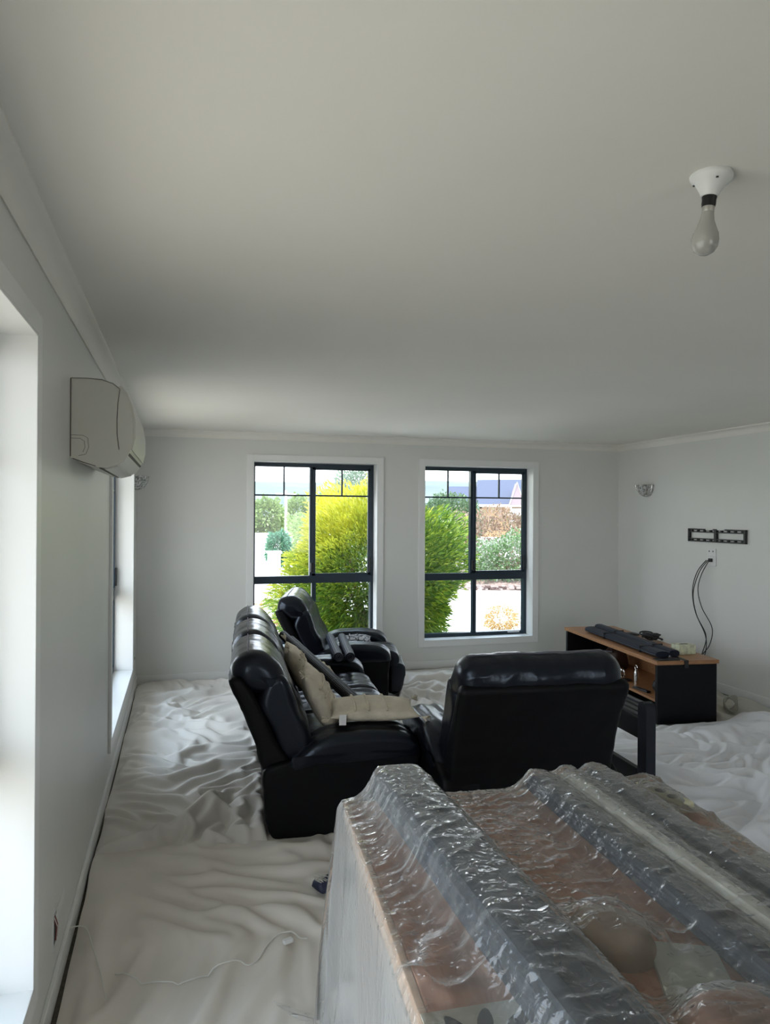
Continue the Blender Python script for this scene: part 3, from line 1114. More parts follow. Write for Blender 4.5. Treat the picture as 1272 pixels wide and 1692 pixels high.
for i in range(3):
    for j in range(6): b.box(-.013 + i * .01, -.007 + i * .01, -.07 + j * .02, -.06 + j * .02, .0135, .016)
b.build('buttons', M['cable'], t)
t = thing('brown_bag', 'dark brown leather bag pushed under the top on the shelf', 'bag', U(.27, 1.17, .179), TR)
puff('bag_body', [(-.07, 0), (-.075, .08), (-.05, .16), (.03, .17), (.07, .12), (.075, .02), (.0, -.0)], -.11, .11, .03, M['brown'], t, N=32, Mx=12)
MB().tube([(-.06, -.05 + .1 * k / 10, .155 + .045 * math.sin(PI * k / 10)) for k in range(11)], .006, 6).build('handle', M['brown'], t, True)

# ------------------------------------------------------------------ slatted end frame beside the armchair
t = thing('slatted_frame', 'upright black wooden frame with rounded post and thin slats beside the centre armchair', 'frame', (2.335, 3.235, .033), R(-3))
def post(y):
    pr = [(-.04, 0), (-.04, .56), (-.034, .585), (-.02, .60), (0, .606), (.02, .60), (.034, .585), (.04, .56), (.04, 0)]
    b = MB()
    b.prism([(a + y + .04, z) for a, z in pr], 0, .055, axis='X')
    return b
post(0).build('post', M['navyrib'], t, True, 30)
post(.86).build('post', M['navyrib'], t, True, 30)
MB().box(.012, .043, .078, .862, .395, .50, .003).build('apron', M['black'], t)
for k in range(3):
    MB().box(.008, .047, .078, .862, .512 + k * .024, .520 + k * .024, .002).build('slat', M['navyrib'], t)
MB().box(.012, .043, .078, .862, .578, .592, .003).build('top_rail', M['navyrib'], t)
MB().box(.012, .043, .078, .862, .13, .23, .003).build('bottom_rail', M['black'], t)
for y in (.04, .90):
    MB().box(-.10, .16, y - .03, y + .03, 0, .028, .006).build('foot', M['black'], t)

# ------------------------------------------------------------------ right wall: sconce, TV bracket, sockets, cables
def sconce(label, wall_x, sgn, y, z):
    t = thing('wall_sconce', label, 'wall light', (wall_x, y, z))
    if sgn < 0: t.rotation_euler = (0, 0, PI)
    b = MB()
    pr = []
    for k in range(9):
        a = PI / 2 * k / 8
        pr.append((.012 + .100 * math.sin(a), -.115 * math.cos(a)))
    pr += [(.115, .012), (.108, .012), (.100, -.005)]
    b.lathe(pr, 24, a0=-PI / 2, a1=PI / 2)
    b.build('bowl', M['crystal'], t, True, 50)
    MB().box(.0, .012, -.035, .035, -.07, .0, .003).build('back_plate', M['silver'], t)
    for k in range(7):
        a = -PI / 2 + PI * (k + .5) / 7
        MB().tube([(.020 * math.cos(a), .020 * math.sin(a), -.112), (.075 * math.cos(a), .075 * math.sin(a), -.088),
                   (.108 * math.cos(a), .108 * math.sin(a), -.04), (.119 * math.cos(a), .119 * math.sin(a), .010)], .004, 6).build('rib', M['silver'], t, True)
    return t


sconce('half-bowl crystal wall light on the right wall above the television bracket', XR, -1, 6.60, 1.925)
sconce('half-bowl crystal wall light on the left wall in the far corner', XL, 1, 6.86, 1.93)

t = thing('television_bracket', 'empty black television wall bracket with two long openings on the right wall', 'bracket', (XR, 5.56, 1.43))
def rb(nm, y0, y1, z0, z1, d0=.0, d1=.022, m='blackpl'):
    return MB().box(-d1, -d0, y0, y1, z0, z1, .002).build(nm, M[m], t)
hw, hh = .37, .062
rb('outer_bar', -hw, hw, hh - .012, hh); rb('outer_bar', -hw, hw, -hh, -hh + .012)
rb('outer_bar', -hw, -hw + .022, -hh, hh, d1=.026); rb('outer_bar', hw - .022, hw, -hh, hh, d1=.026)
rb('centre_bar', -.016, .016, -hh, hh, d1=.026)
for s in (-1, 1):
    for zz in (.026, -.038):
        rb('slotted_rail', min(s * .016, s * (hw - .02)), max(s * .016, s * (hw - .02)), zz, zz + .010)
    for k in range(4):
        y = s * (.07 + .085 * k)
        rb('rib', y - .010, y + .010, .036, hh - .012); rb('rib', y - .010, y + .010, -hh + .012, -.038)
    rb('spirit_level', min(s * .03, s * .12), max(s * .03, s * .12), hh - .010, hh + .002, .0, .030, 'white')['label'] = 'white spirit level'

t = thing('wall_socket', 'upper white wall plate below the television bracket with two small holes', 'socket', (XR, 5.625, 1.272))
MB().box(-.010, 0, -.056, .056, -.037, .037, .003).build('plate', M['white'], t)
for y in (-.025, .025):
    MB().lathe([(0, .0), (.006, .0), (.007, -.002)], 12, mat=Matrix.Translation((-.0105, y, .012)) @ Matrix.Rotation(R(90), 4, 'Y')).build('hole', M['blackpl'], t)
t = thing('wall_socket', 'lower white wall plate where the black cables plug in', 'socket', (XR, 5.625, 1.19))
MB().box(-.010, 0, -.056, .056, -.042, .042, .003).build('plate', M['white'], t)
MB().box(-.030, -.010, -.02, .02, -.005, .028, .003).build('plug', M['blackpl'], t)
def spline(P, n=8):
    P = [Vector(p) for p in P]
    out = []
    for i in range(len(P) - 1):
        p0, p1, p2, p3 = P[max(i - 1, 0)], P[i], P[i + 1], P[min(i + 2, len(P) - 1)]
        for k in range(n):
            q = k / n
            out.append(.5 * ((2 * p1) + (p2 - p0) * q + (2 * p0 - 5 * p1 + 4 * p2 - p3) * q * q + (3 * p1 - 3 * p2 + p3 - p0) * q ** 3))
    return out + [P[-1]]
cx = XR - .035
for lab, P in (('black cable from the lower wall plate, bowing furthest to the left', [(cx, 5.66, 1.20), (cx - .02, 5.76, 1.08), (cx - .03, 5.81, .90), (cx - .02, 5.78, .70), (cx, 5.67, .50), (cx, 5.66, .36), (cx, 5.72, .22), (cx, 5.80, .06)]),
               ('black cable from the lower wall plate, hanging in the middle', [(cx, 5.64, 1.20), (cx - .03, 5.72, 1.08), (cx - .05, 5.775, .88), (cx - .04, 5.74, .68), (cx, 5.66, .50), (cx, 5.70, .34), (cx, 5.78, .20), (cx, 5.82, .05)]),
               ('black cable from the lower wall plate, hanging furthest to the right', [(cx, 5.625, 1.20), (cx - .03, 5.69, 1.06), (cx - .05, 5.71, .92), (cx - .04, 5.67, .76), (cx, 5.58, .58), (cx, 5.61, .42), (cx, 5.72, .28), (cx, 5.78, .05)])):
    tag(MB().tube(spline(P), .0042, 6).build('cable', M['cable'], None, True), lab, 'cable')
t = thing('cable_coil', 'loose coil of grey cable on the floor behind the television unit', 'cable', (4.30, 4.86, .02))
grey = pmat('grey_cable', (.35, .34, .28), .6)
b = MB()
for k in range(5):
    b.tube([(.055 * math.cos(a) + .01 * k, .04 * math.sin(a) + .012 * k, .065 + .05 * math.sin(a + .3 * k)) for a in np.linspace(0, 2 * PI, 26)], .006, 6, cap=False)
b.build('coil', grey, t, True)

# ------------------------------------------------------------------ air conditioner on the left wall
t = thing('air_conditioner', 'cream split-system air conditioner mounted high on the left wall', 'air conditioner', (XL, 2.90, 0))
prof = [(0, 2.119), (.06, 2.121), (.11, 2.119), (.150, 2.106), (.176, 2.086), (.196, 2.055), (.212, 2.01), (.222, 1.955), (.222, 1.90),
        (.214, 1.855), (.206, 1.838), (.190, 1.812), (.160, 1.795), (.13, 1.785), (.08, 1.788), (.02, 1.812), (0, 1.820)]
body = MB().prism(prof, 0, .82).build('casing', M['acbody'], t, True, 30)
# bevelled front panel, standing proud of the casing
fp = [(.168, 2.094), (.190, 2.066), (.208, 2.02), (.218, 1.965), (.219, 1.905), (.211, 1.858), (.219, 1.855), (.230, 1.90), (.230, 1.965),
      (.220, 2.02), (.200, 2.072), (.178, 2.100)]
MB().prism(fp, .012, .808).build('front_panel', M['acbody'], t, True, 30)
# seams on the near end
def seam(pts, r, par=None):
    MB().tube([(a, -.0008, z) for a, z in pts], r, 6).build('seam', M['acseam'], par or t, True)
seam([(.003, 2.117), (.06, 2.119), (.11, 2.116), (.148, 2.104), (.174, 2.084)], .0012)
seam([(.174, 2.084), (.167, 2.03), (.164, 1.97), (.165, 1.91), (.172, 1.855)], .0014)
seam([(.002, 2.117), (.002, 1.825)], .0018)
seam([(.01, 1.818), (.05, 1.803), (.09, 1.791)], .0015)
seam([(.004, 1.905), (.045, 1.905), (.062, 1.895), (.065, 1.86), (.055, 1.835), (.03, 1.828)], .0008)
seam([(.004, 1.893), (.035, 1.893), (.050, 1.883), (.052, 1.86), (.045, 1.842)], .0008)
b = MB()
b.prism([(.172, 1.812), (.207, 1.846), (.211, 1.842), (.177, 1.806)], .01, .81)
b.build('louvre', M['acseam'], t)
b = MB()
b.prism([(.118, 1.7855), (.166, 1.7985), (.168, 1.793), (.120, 1.780)], .03, .79)
b.build('outlet_flap', M['acbody'], t)
MB().box(.100, .112, .02, .80, 1.7835, 1.7875).build('outlet_gap', M['acseam'], t)

# ------------------------------------------------------------------ bare bulb on the ceiling
t = thing('ceiling_bulb', 'bare unlit light bulb in a white batten holder on the ceiling', 'light bulb', (1.165, 1.385, H))
t.rotation_euler = (R(3), R(4), 0)
bb = MB().lathe([(0, .003), (.045, .003), (.047, -.004), (.045, -.012), (.034, -.020), (.028, -.030), (.022, -.040), (.019, -.050), (0, -.050)], 32).build('rose', M['white'], t, True, 50)
MB().lathe([(0, -.049), (.0165, -.049), (.0155, -.058), (.0158, -.066), (.0145, -.073), (0, -.073)], 24).build('socket', M['blackpl'], t, True, 50)
MB().lathe([(0, -.072), (.0138, -.072), (.0138, -.084), (.0125, -.086), (0, -.086)], 24).build('bulb_cap', pmat('aluminium', (.5, .48, .44), .4, metal=.7), t, True, 50)
MB().lathe([(.0130, -.083), (.0140, -.092), (.016, -.104), (.021, -.118), (.0275, -.133), (.0300, -.148), (.0285, -.163), (.022, -.174), (.012, -.181), (0, -.183)], 32).build('bulb', M['opal'], t, True, 80)
for a in (0.3, 2.3, 4.4):
    MB().lathe([(0, 0), (.003, 0), (.003, .002)], 10, mat=Matrix.Translation((.036 * math.cos(a), .036 * math.sin(a), -.0205))).build('screw_hole', M['blackpl'], t)

# ------------------------------------------------------------------ open outlet box, white tab, small socket, cords
t = thing('open_outlet', 'opened wall outlet with exposed wires low on the left wall', 'outlet', (XL, 2.62, .225))
MB().box(.0, .004, -.035, .035, -.062, -.052).box(.0, .004, -.035, .035, .052, .062).box(.0, .004, -.040, -.030, -.06, .06).box(.0, .004, .030, .040, -.06, .06).build('mounting_ring', M['white'], t)
MB().box(.0, .0015, -.031, .031, -.052, .052).build('cavity', M['blackpl'], t)
for k, mm in enumerate(('red', 'white', 'red', 'white')):
    MB().tube([(.001, -.02 + .012 * k, .04), (.010, -.015 + .010 * k, .01), (.008, -.02 + .012 * k, -.03)], .0022, 6).build('wire', M[mm], t, True)
MB().box(.0, .004, .055, .20, .0, .035, .001).build('tape_tab', M['white'], t)
t = thing('wall_socket', 'small white socket low on the left wall in the far corner', 'socket', (XL, 6.80, .31))
MB().box(0, .008, -.035, .035, -.055, .055, .003).build('plate', M['white'], t)
MB().box(.008, .011, -.012, .012, -.01, .012, .001).build('switch', M['blackpl'], t)
cordm = pmat('white_cord', (.72, .70, .64), .5)
P = [(-.21, 2.66, .035), (-.10, 2.575, .040), (.0, 2.545, .040), (.10, 2.575, .042), (.20, 2.60, .045), (.27, 2.61, .045), (.33, 2.70, .042), (.40, 2.73, .042), (.47, 2.70, .045)]
P = [(x, y, top_of_cloth(x, y) + .004) for x, y, z in spline(P, 6)]
tag(MB().tube(P, .0028, 6).build('cord', cordm, None, True), 'thin white cord trailing across the foreground drop cloth', 'cord')
P = [(-.385, 2.86, .09), (-.33, 2.85, .09)] + [(x, y, top_of_cloth(x, y) + .006) for x, y in ((-.29, 2.75), (-.26, 2.66), (-.24, 2.58), (-.225, 2.50))]
tag(MB().tube(spline(P, 10), .0022, 6).build('cord', cordm, None, True), 'fine pale thread curling off the baseboard by the open outlet', 'cord')
o = MB().box(-.018, .018, -.010, .010, 0, .014, .003).build('plastic_clip', M['white'])
o.location = (.39, 2.66, top_of_cloth(.39, 2.66) + .001)
o.rotation_euler = (0, 0, R(20))
tag(o, 'small white plastic clip on the foreground drop cloth', 'clip')
# blue hand brush
t = thing('hand_brush', 'navy hand brush with pale bristles lying beside the covered table', 'brush', (.575, 3.02, top_of_cloth(.60, 3.03) + .002), R(22))
puff('handle', [(-.035, .0), (-.04, .02), (-.025, .04), (.02, .042), (.04, .02), (.035, .0)], -.02, .26, .02, M['bluebrush'], t, N=24, Mx=10).rotation_euler = (0, 0, R(-90))
b = MB()
for k in range(40):
    x, y = random.uniform(-.005, .05), random.uniform(-.022, .022)
    b.tube([(x, y, .040), (x - .02, y * 1.2, .055)], .0018, 4)
b.build('bristles', cordm, t)

# ------------------------------------------------------------------ dining table under plastic film
TBX, TBY, TBR = .49, 2.12, R(-4.5)
TAB = Matrix.Translation((TBX, TBY, 0)) @ Matrix.Rotation(TBR, 4, 'Z')
TW, TL, TZ = 1.0, 1.55, .745
def TP(x, y, z): return TAB @ Vector((x, y, z))
M['table'] = wood('table_terracotta', (.56, .28, .175), (.68, .38, .26), (9, 1.2, 9), .35)
M['edge'] = pmat('pale_wood_edge', (.62, .44, .31), .5, var=.1, vscale=20)
t = thing('dining_table', 'reddish wooden dining table with a pale edge under the clear plastic sheet', 'table', (TBX, TBY, .034), TBR)
MB().box(.004, TW - .004, -TL, -.004, .672, TZ - .034, .004).build('table_top', M['table'], t)
MB().box(-.012, .004, -TL, .008, .655, TZ - .034, .002).box(.004, TW + .010, -.004, .008, .655, TZ - .034, .002).box(
    TW - .004, TW + .010, -TL, -.004, .655, TZ - .034, .002).build('edge_band', M['edge'], t)['label'] = 'pale wooden edge band'
for x in (.06, TW - .06):
    for y in (-.06, -TL + .06):
        MB().box(x - .035, x + .035, y - .035, y + .035, 0, .672, .006).build('leg', M['edge'], t)

bars = []   # (x0,y0, x1,y1, halfwidth, height, base) for the film


def tbar(label, x0, y0, x1, y1, w, h, mat, base=0.0, cat='blind', name='rolled_blind'):
    p0, p1 = TP(x0, y0, TZ + base + .001), TP(x1, y1, TZ + base + .001)
    L = (p1 - p0).length
    t = thing(name, label, cat, p0)
    t.rotation_euler = (p1 - p0).to_track_quat('Y', 'Z').to_euler()
    pr = []
    for k in range(32):
        a = 2 * PI * k / 32
        x = w / 2 * (abs(math.cos(a)) ** .7) * (1 if math.cos(a) > 0 else -1)
        z = h / 2 * (abs(math.sin(a)) ** .7) * (1 if math.sin(a) > 0 else -1)
        s = 1 + (.03 if k % 2 else -.03)
        pr.append((x * s, z * s + h / 2))
    MB().prism(pr, 0, L).build('bundle', mat, t, True, 20)
    bars.append((x0, y0, x1, y1, w / 2, h, base))
    return t


M['slate'] = pmat('slate_blind_fabric', (.030, .040, .055), .6, var=.3, vscale=10)
tbar('broad slate-grey blind bundle nearest the left table edge under the plastic', .155, -.015, .28, -1.45, .17, .088, M['slate'])
tbar('narrow slate-grey blind bundle left of the white one under the plastic', .605, -.02, .665, -1.45, .085, .050, M['slate'])
tbar('long white blind bundle running down the table under the plastic', .700, -.02, .775, -1.45, .070, .056,
     pmat('white_blind', (.90, .88, .80), .6))
tbar('slate-grey blind bundle right of the white one under the plastic', .80, -.015, .885, -1.45, .10, .050, M['slate'])
# cream power board and white cards near the far right corner
t = thing('power_board', 'cream power board at the far right corner of the table under the plastic', 'power board', TP(.925, -.07, TZ + .001), TBR + R(-78))
MB().box(-.0, .19, -.030, .030, 0, .030, .006).build('case', pmat('cream_plastic', (.62, .60, .42), .5), t)
for k in range(3):
    MB().lathe([(0, .0305), (.014, .0305), (.015, .0315), (.017, .030)], 16, mat=Matrix.Translation((.035 + .05 * k, 0, 0))).build('outlet', M['brown'], t)
o = MB().box(-.05, .05, -.035, .035, 0, .004).build('white_card', M['white'])
o.matrix_world = TAB @ Matrix.Translation((.935, -.42, TZ + .001)) @ Matrix.Rotation(R(20), 4, 'Z')
tag(o, 'small white card right of the blind bundles under the plastic', 'card')
o = MB().box(-.04, .04, -.05, .05, 0, .02, .002).build('white_box', M['white'])
o.matrix_world = TAB @ Matrix.Translation((.95, -.60, TZ + .001)) @ Matrix.Rotation(R(10), 4, 'Z')
tag(o, 'flat white box near the right table edge under the plastic', 'box')
# terracotta bowl, rounded tan basket, white folded paper, leaf mat
t = thing('terracotta_bowl', 'wide terracotta bowl upside down near the camera under the plastic', 'bowl', TP(.495, -1.13, TZ + .001))
MB().lathe([(.118, 0), (.116, .018), (.105, .042), (.08, .058), (.045, .066), (0, .068)], 40).build('bowl', pmat('terracotta', (.46, .24, .15), .6, var=.1), t, True, 60)
t = thing('tan_dish', 'rounded tan dish between the blind bundles under the plastic', 'dish', TP(.425, -.80, TZ + .001))
MB().lathe([(.080, 0), (.079, .016), (.068, .034), (.038, .044), (0, .046)], 36, mat=Matrix.Diagonal((1.0, 1.25, 1, 1))).build('dish', pmat('tan_clay', (.40, .28, .20), .6), t, True, 60)
o = MB().box(-.065, .065, -.09, .09, 0, .012, .002).build('folded_paper', pmat('grey_white_paper', (.66, .68, .62), .8))
o.matrix_world = TAB @ Matrix.Translation((.52, -.93, TZ + .001)) @ Matrix.Rotation(R(-20), 4, 'Z')
tag(o, 'folded whitish paper beside the tan dish under the plastic', 'paper')
t = thing('leaf_print_mat', 'cream placemat with large black leaf shapes at the near left of the table', 'placemat', TP(.105, -1.10, TZ + .001), TBR + R(2))
MB().box(-.11, .14, -.17, .17, 0, .003).build('mat', pmat('cream_mat', (.74, .72, .62), .7), t)
def leafshape(cx, cy, L, w, a, z=.0034):
    vs, n = [], 12
    for k in range(n):
        q = 2 * PI * k / n
        x = L / 2 * math.cos(q)
        y = w / 2 * math.sin(q) * (1 - .25 * math.cos(q))
        vs.append((cx + x * math.cos(a) - y * math.sin(a), cy + x * math.sin(a) + y * math.cos(a), z))
    return MB().add(vs, [tuple(range(n))])
for k, (x, y, a) in enumerate(((-.06, .125, 1.9), (-.005, .13, 1.2), (.055, .12, .6), (.10, .10, .2), (-.05, .055, 2.2), (.02, .05, 1.5), (.09, .03, .9), (-.03, -.03, 1.4), (.05, -.05, 1.8))):
    leafshape(x, y, .062, .028, a).build('printed_leaf', M['cable'], t)


def film():
    m, n, l, b = newmat('clear_plastic_film')
    n.remove(b)
    out = n['Material Output']
    tc = n.new('ShaderNodeTexCoord')
    mp = n.new('ShaderNodeMapping')
    mp.inputs['Rotation'].default_value = (0, 0, R(35))
    mp.inputs['Scale'].default_value = (1.0, 2.2, 1.0)
    l.new(tc.outputs['Object'], mp.inputs[0])
    t1 = n.new('ShaderNodeTexNoise')
    t1.noise_type = 'RIDGED_MULTIFRACTAL'
    t1.inputs['Scale'].default_value = 9
    t1.inputs['Detail'].default_value = 5
    t1.inputs['Distortion'].default_value = .8
    l.new(mp.outputs[0], t1.inputs[0])
    t2 = n.new('ShaderNodeTexNoise')
    t2.noise_type = 'RIDGED_MULTIFRACTAL'
    t2.inputs['Scale'].default_value = 34
    t2.inputs['Detail'].default_value = 3
    t2.inputs['Distortion'].default_value = 1.5
    l.new(tc.outputs['Object'], t2.inputs[0])
    sm = n.new('ShaderNodeMath')
    sm.operation = 'MULTIPLY_ADD'
    sm.inputs[1].default_value = .60
    l.new(t2.outputs[0], sm.inputs[0])
    l.new(t1.outputs[0], sm.inputs[2])
    bp = n.new('ShaderNodeBump')
    bp.inputs['Strength'].default_value = .9
    bp.inputs['Distance'].default_value = .012
    l.new(sm.outputs[0], bp.inputs['Height'])
    ge = n.new('ShaderNodeNewGeometry')
    sx = n.new('ShaderNodeSeparateXYZ')
    l.new(ge.outputs['Normal'], sx.inputs[0])
    ab = n.new('ShaderNodeMath')
    ab.operation = 'ABSOLUTE'
    l.new(sx.outputs['Z'], ab.inputs[0])
    st = n.new('ShaderNodeMath')                # film pulled taut where it hangs: smoother
    st.operation = 'MULTIPLY_ADD'
    st.inputs[1].default_value = .78
    st.inputs[2].default_value = .12
    l.new(ab.outputs[0], st.inputs[0])
    l.new(st.outputs[0], bp.inputs['Strength'])
    tr = n.new('ShaderNodeBsdfTransparent')
    tr.inputs[0].default_value = (.97, .98, .98, 1)
    di = n.new('ShaderNodeBsdfDiffuse')
    di.inputs[0].default_value = (.80, .82, .82, 1)
    tl = n.new('ShaderNodeBsdfTranslucent')
    tl.inputs[0].default_value = (.80, .82, .82, 1)
    m1 = n.new('ShaderNodeMixShader')
    m1.inputs[0].default_value = .4
    l.new(di.outputs[0], m1.inputs[1])
    l.new(tl.outputs[0], m1.inputs[2])
    lw = n.new('ShaderNodeLayerWeight')
    lw.inputs[0].default_value = .5
    mr = n.new('ShaderNodeMapRange')
    mr.inputs['From Min'].default_value = .45
    mr.inputs['From Max'].default_value = .92
    mr.inputs['To Min'].default_value = .13
    mr.inputs['To Max'].default_value = .72
    l.new(lw.outputs['Facing'], mr.inputs[0])
    m2 = n.new('ShaderNodeMixShader')
    l.new(mr.outputs[0], m2.inputs[0])
    l.new(tr.outputs[0], m2.inputs[1])
    l.new(m1.outputs[0], m2.inputs[2])
    gl = n.new('ShaderNodeBsdfGlossy')
    gl.inputs['Roughness'].default_value = .12
    l.new(bp.outputs[0], gl.inputs['Normal'])
    fr = n.new('ShaderNodeFresnel')
    fr.inputs[0].default_value = 1.6
    l.new(bp.outputs[0], fr.inputs['Normal'])
    m3 = n.new('ShaderNodeMixShader')
    l.new(fr.outputs[0], m3.inputs[0])
    l.new(m2.outputs[0], m3.inputs[1])
    l.new(gl.outputs[0], m3.inputs[2])
    l.new(m3.outputs[0], out.inputs[0])
    return m


def plastic_sheet():
    res = .0082
    ext_l, ext_r, ext_f, ext_n = .70, .66, .62, .05
    s = np.arange(-ext_l, TW + ext_r, res)
    q = np.arange(-TL + .02 - ext_n, ext_f, res)
    S, T = np.meshgrid(s, q, indexing='ij')
    Xc = np.clip(S, -.016, TW + .014)
    Yc = np.clip(T, -TL, .012)
    dx, dy = S - Xc, T - Yc
    d = np.hypot(dx, dy)
    raw = np.zeros_like(S)
    for x0, y0, x1, y1, hw, h, base in bars:
        ax, ay = x1 - x0, y1 - y0
        L2 = ax * ax + ay * ay
        tt = np.clip(((Xc - x0) * ax + (Yc - y0) * ay) / L2, 0, 1)
        dd = np.hypot(Xc - x0 - tt * ax, Yc - y0 - tt * ay) / (hw * 1.10 + .002)
        raw = np.maximum(raw, np.where(dd < 1, (h * 1.06 + .004) * np.clip(1 - dd ** 6, 0, 1) ** .5, 0))
    for cx, cy, rx, ry, h in ((.495, -1.13, .124, .124, .073), (.425, -.80, .085, .105, .051), (.95, -.60, .05, .06, .026), (.94, -.16, .05, .11, .036), (.53, -.93, .08, .1, .016)):
        dd = np.hypot((Xc - cx) / rx, (Yc - cy) / ry)
        raw = np.maximum(raw, np.where(dd < 1, h * np.clip(1 - dd ** 4, 0, 1) ** .5, 0))
    raw += .004
    hgt = raw.copy()
    for it in range(40):
        p = np.pad(hgt, 1, mode='edge')
        bl = (p[:-2, 1:-1] + p[2:, 1:-1] + p[1:-1, :-2] + p[1:-1, 2:]) / 4
        hgt = np.maximum(raw, bl * .988)
    wx = (fbm(S * 3, T * 3, 61) - .5) * .5
    wy = (fbm(S * 3, T * 3, 62) - .5) * .5
    ca, sa = math.cos(.7), math.sin(.7)
    A = (S + wx) * ca + (T + wy) * sa
    B = -(S + wx) * sa + (T + wy) * ca
    wr = .004 * ridge(A * 5, B * 13, 63, 3) + .003 * ridge(B * 8, A * 18, 64, 3) + .002 * vn(S * 70, T * 70, 65)
    wr += .018 * ridge((S * .5 + wx) * 1.4, (T * .9 + wy) * 2.4, 66, 9) * (1 - np.clip((hgt - .02) / .05, 0, 1) * .7)
    top = TZ + hgt + wr
    ang = np.arctan2(dy, dx)
    th = np.clip(d / .03, 0, 1)
    along = np.where(np.abs(dx) > np.abs(dy), T, S)
    fold = .014 * np.sin(along * 19 + 4 * vn(along * 3, along * 0, 70)) + .022 * (fbm(along * 5, d * 1.5, 71) - .5)
    corner = (np.abs(dx) > .001) & (np.abs(dy) > .001)
    flare = .012 * th + .05 * d + np.clip(d / .5, 0, 1) * (fold + .02 * corner)
    Z = top - np.clip(d - .004, 0, 9) * .985
    fl = .05
    over = np.clip(fl - Z, 0, 9)
    Z = np.maximum(Z, fl + .008 * ridge(S * 9, T * 9, 72, 2))
    flare = flare + over * .9
    X = Xc + np.cos(ang) * flare * (d > 0)
    Y = Yc + np.sin(ang) * flare * (d > 0)
    P = np.stack([X, Y, Z], -1)
    # slack: the film is a little longer than the shape it lies on
    floor = np.where(d < .004, TZ + raw + .002, np.where(Z < .1, fl, -1))
    Q = relax(P.copy(), (P, P * 1.009 + .012 * np.stack([fbm(S * 4, T * 4, 83, 3), fbm(S * 4 + 7, T * 4, 84, 3), 0 * S], -1)),
              np.clip(np.minimum(T + TL + ext_n, .1) / .1, 0, 1) * np.clip(1.2 - d / .06, .12, 1), 110, .05, .0, .00002, .012, floor, None, False)
    X, Y, Z = Q[..., 0], Q[..., 1], Q[..., 2]
    return X, Y, Z


Xp, Yp, Zp = plastic_sheet()
o = grid_mesh('plastic_sheet', Xp, Yp, Zp - .0, film())
o.matrix_world = TAB
tag(o, 'crumpled clear plastic sheet draped over the dining table in the foreground', 'plastic sheet')

# ------------------------------------------------------------------ outside
GZ = -.14
M['conc'] = pmat('pale_concrete', (.66, .62, .57), .85, var=.05, vscale=.7)
M['grass'] = pmat('far_grass', (.30, .38, .10), .9, var=.25, vscale=.6)
M['yard'] = pmat('yard_paving', (.46, .41, .33), .9, var=.15, vscale=3)
M['hill'] = pmat('hazy_hill', (.115, .14, .13), 1, var=.25, vscale=.03)
M['mulch'] = pmat('bark_mulch', (.26, .18, .15), .9, var=.6, vscale=9, bump=1, bscale=30, bdist=.05)
M['bark'] = pmat('bark', (.10, .06, .03), .8, var=.3)
struct(MB().box(-60, 90, YB + WT, 76, GZ - .2, GZ).build('ground', M['conc']))
struct(MB().box(-60, -.70, -12, YB + WT, GZ - .2, GZ).build('paving', M['yard']))
struct(MB().box(-.7, 90, -30, YR - WT, GZ - .2, GZ).build('paving', M['yard']))
struct(MB().box(-200, 300, 76, 330, GZ - .2, GZ + .05).build('lawn', M['grass']))
# hills
def hill(name, y, x0, x1, zf, seed):
    n = 120
    X = np.linspace(x0, x1, n)
    D = np.linspace(0, 1, 14)
    XX, DD = np.meshgrid(X, D, indexing='ij')
    hz = zf * (.75 + .5 * fbm(XX * .006 * 400 / y, XX * 0 + seed, seed, 4))
    Z = hz * np.sin(DD * PI / 2) ** .8
    return struct(grid_mesh(name, XX, y + DD * y * .45, Z, M['hill']))
hill('hills', 330, -420, 600, 23, 2)

def leaves(name, P, Dr, L, w, mat, parent, droop=.25, jit=.35):
    """one joined mesh of bent diamond leaves"""
    n = len(P)
    rng = np.random.RandomState(n)
    Dr = Dr + rng.normal(0, jit, (n, 3))
    Dr /= np.linalg.norm(Dr, axis=1)[:, None]
    S = np.cross(Dr, rng.normal(0, 1, (n, 3)))
    S /= np.linalg.norm(S, axis=1)[:, None] + 1e-9
    L = L * rng.uniform(.6, 1.2, n)[:, None]
    w = w * rng.uniform(.7, 1.2, n)[:, None]
    mid = P + Dr * L * .45
    tip = P + Dr * L
    tip[:, 2] -= (droop * L[:, 0])
    V = np.stack([P, mid + S * w / 2, tip, mid - S * w / 2], 1).reshape(-1, 3)
    a = np.arange(n) * 4
    F = np.concatenate([np.stack([a, a + 1, a + 2], 1), np.stack([a, a + 2, a + 3], 1)])
    me = bpy.data.meshes.new(name)
    me.vertices.add(len(V))
    me.vertices.foreach_set('co', V.ravel())
    me.loops.add(F.size)
    me.loops.foreach_set('vertex_index', F.ravel())
    me.polygons.add(len(F))
    me.polygons.foreach_set('loop_start', np.arange(0, F.size, 3))
    me.update()
    o = link(name, me, mat, parent)
    o['kind'] = 'stuff'
    return o


def shell(n, rad, lo=.7, lump=.18, seed=0, zmin=-9):
    rng = np.random.RandomState(seed)
    d = rng.normal(0, 1, (n, 3))
    d /= np.linalg.norm(d, axis=1)[:, None]
    r = rng.uniform(lo ** 3, 1, n) ** (1 / 3)
    lm = 1 + lump * 2 * (vn(d[:, 0] * 3 + 5, d[:, 2] * 3 + d[:, 1] * 2, seed) - .5) + lump * (vn(d[:, 0] * 7 + 9, d[:, 2] * 7, seed + 1) - .5)
    P = d * (r * lm)[:, None] * np.array(rad)
    k = P[:, 2] > zmin
    return P[k], (d / np.array(rad) / np.linalg.norm(d / np.array(rad), axis=1)[:, None])[k]


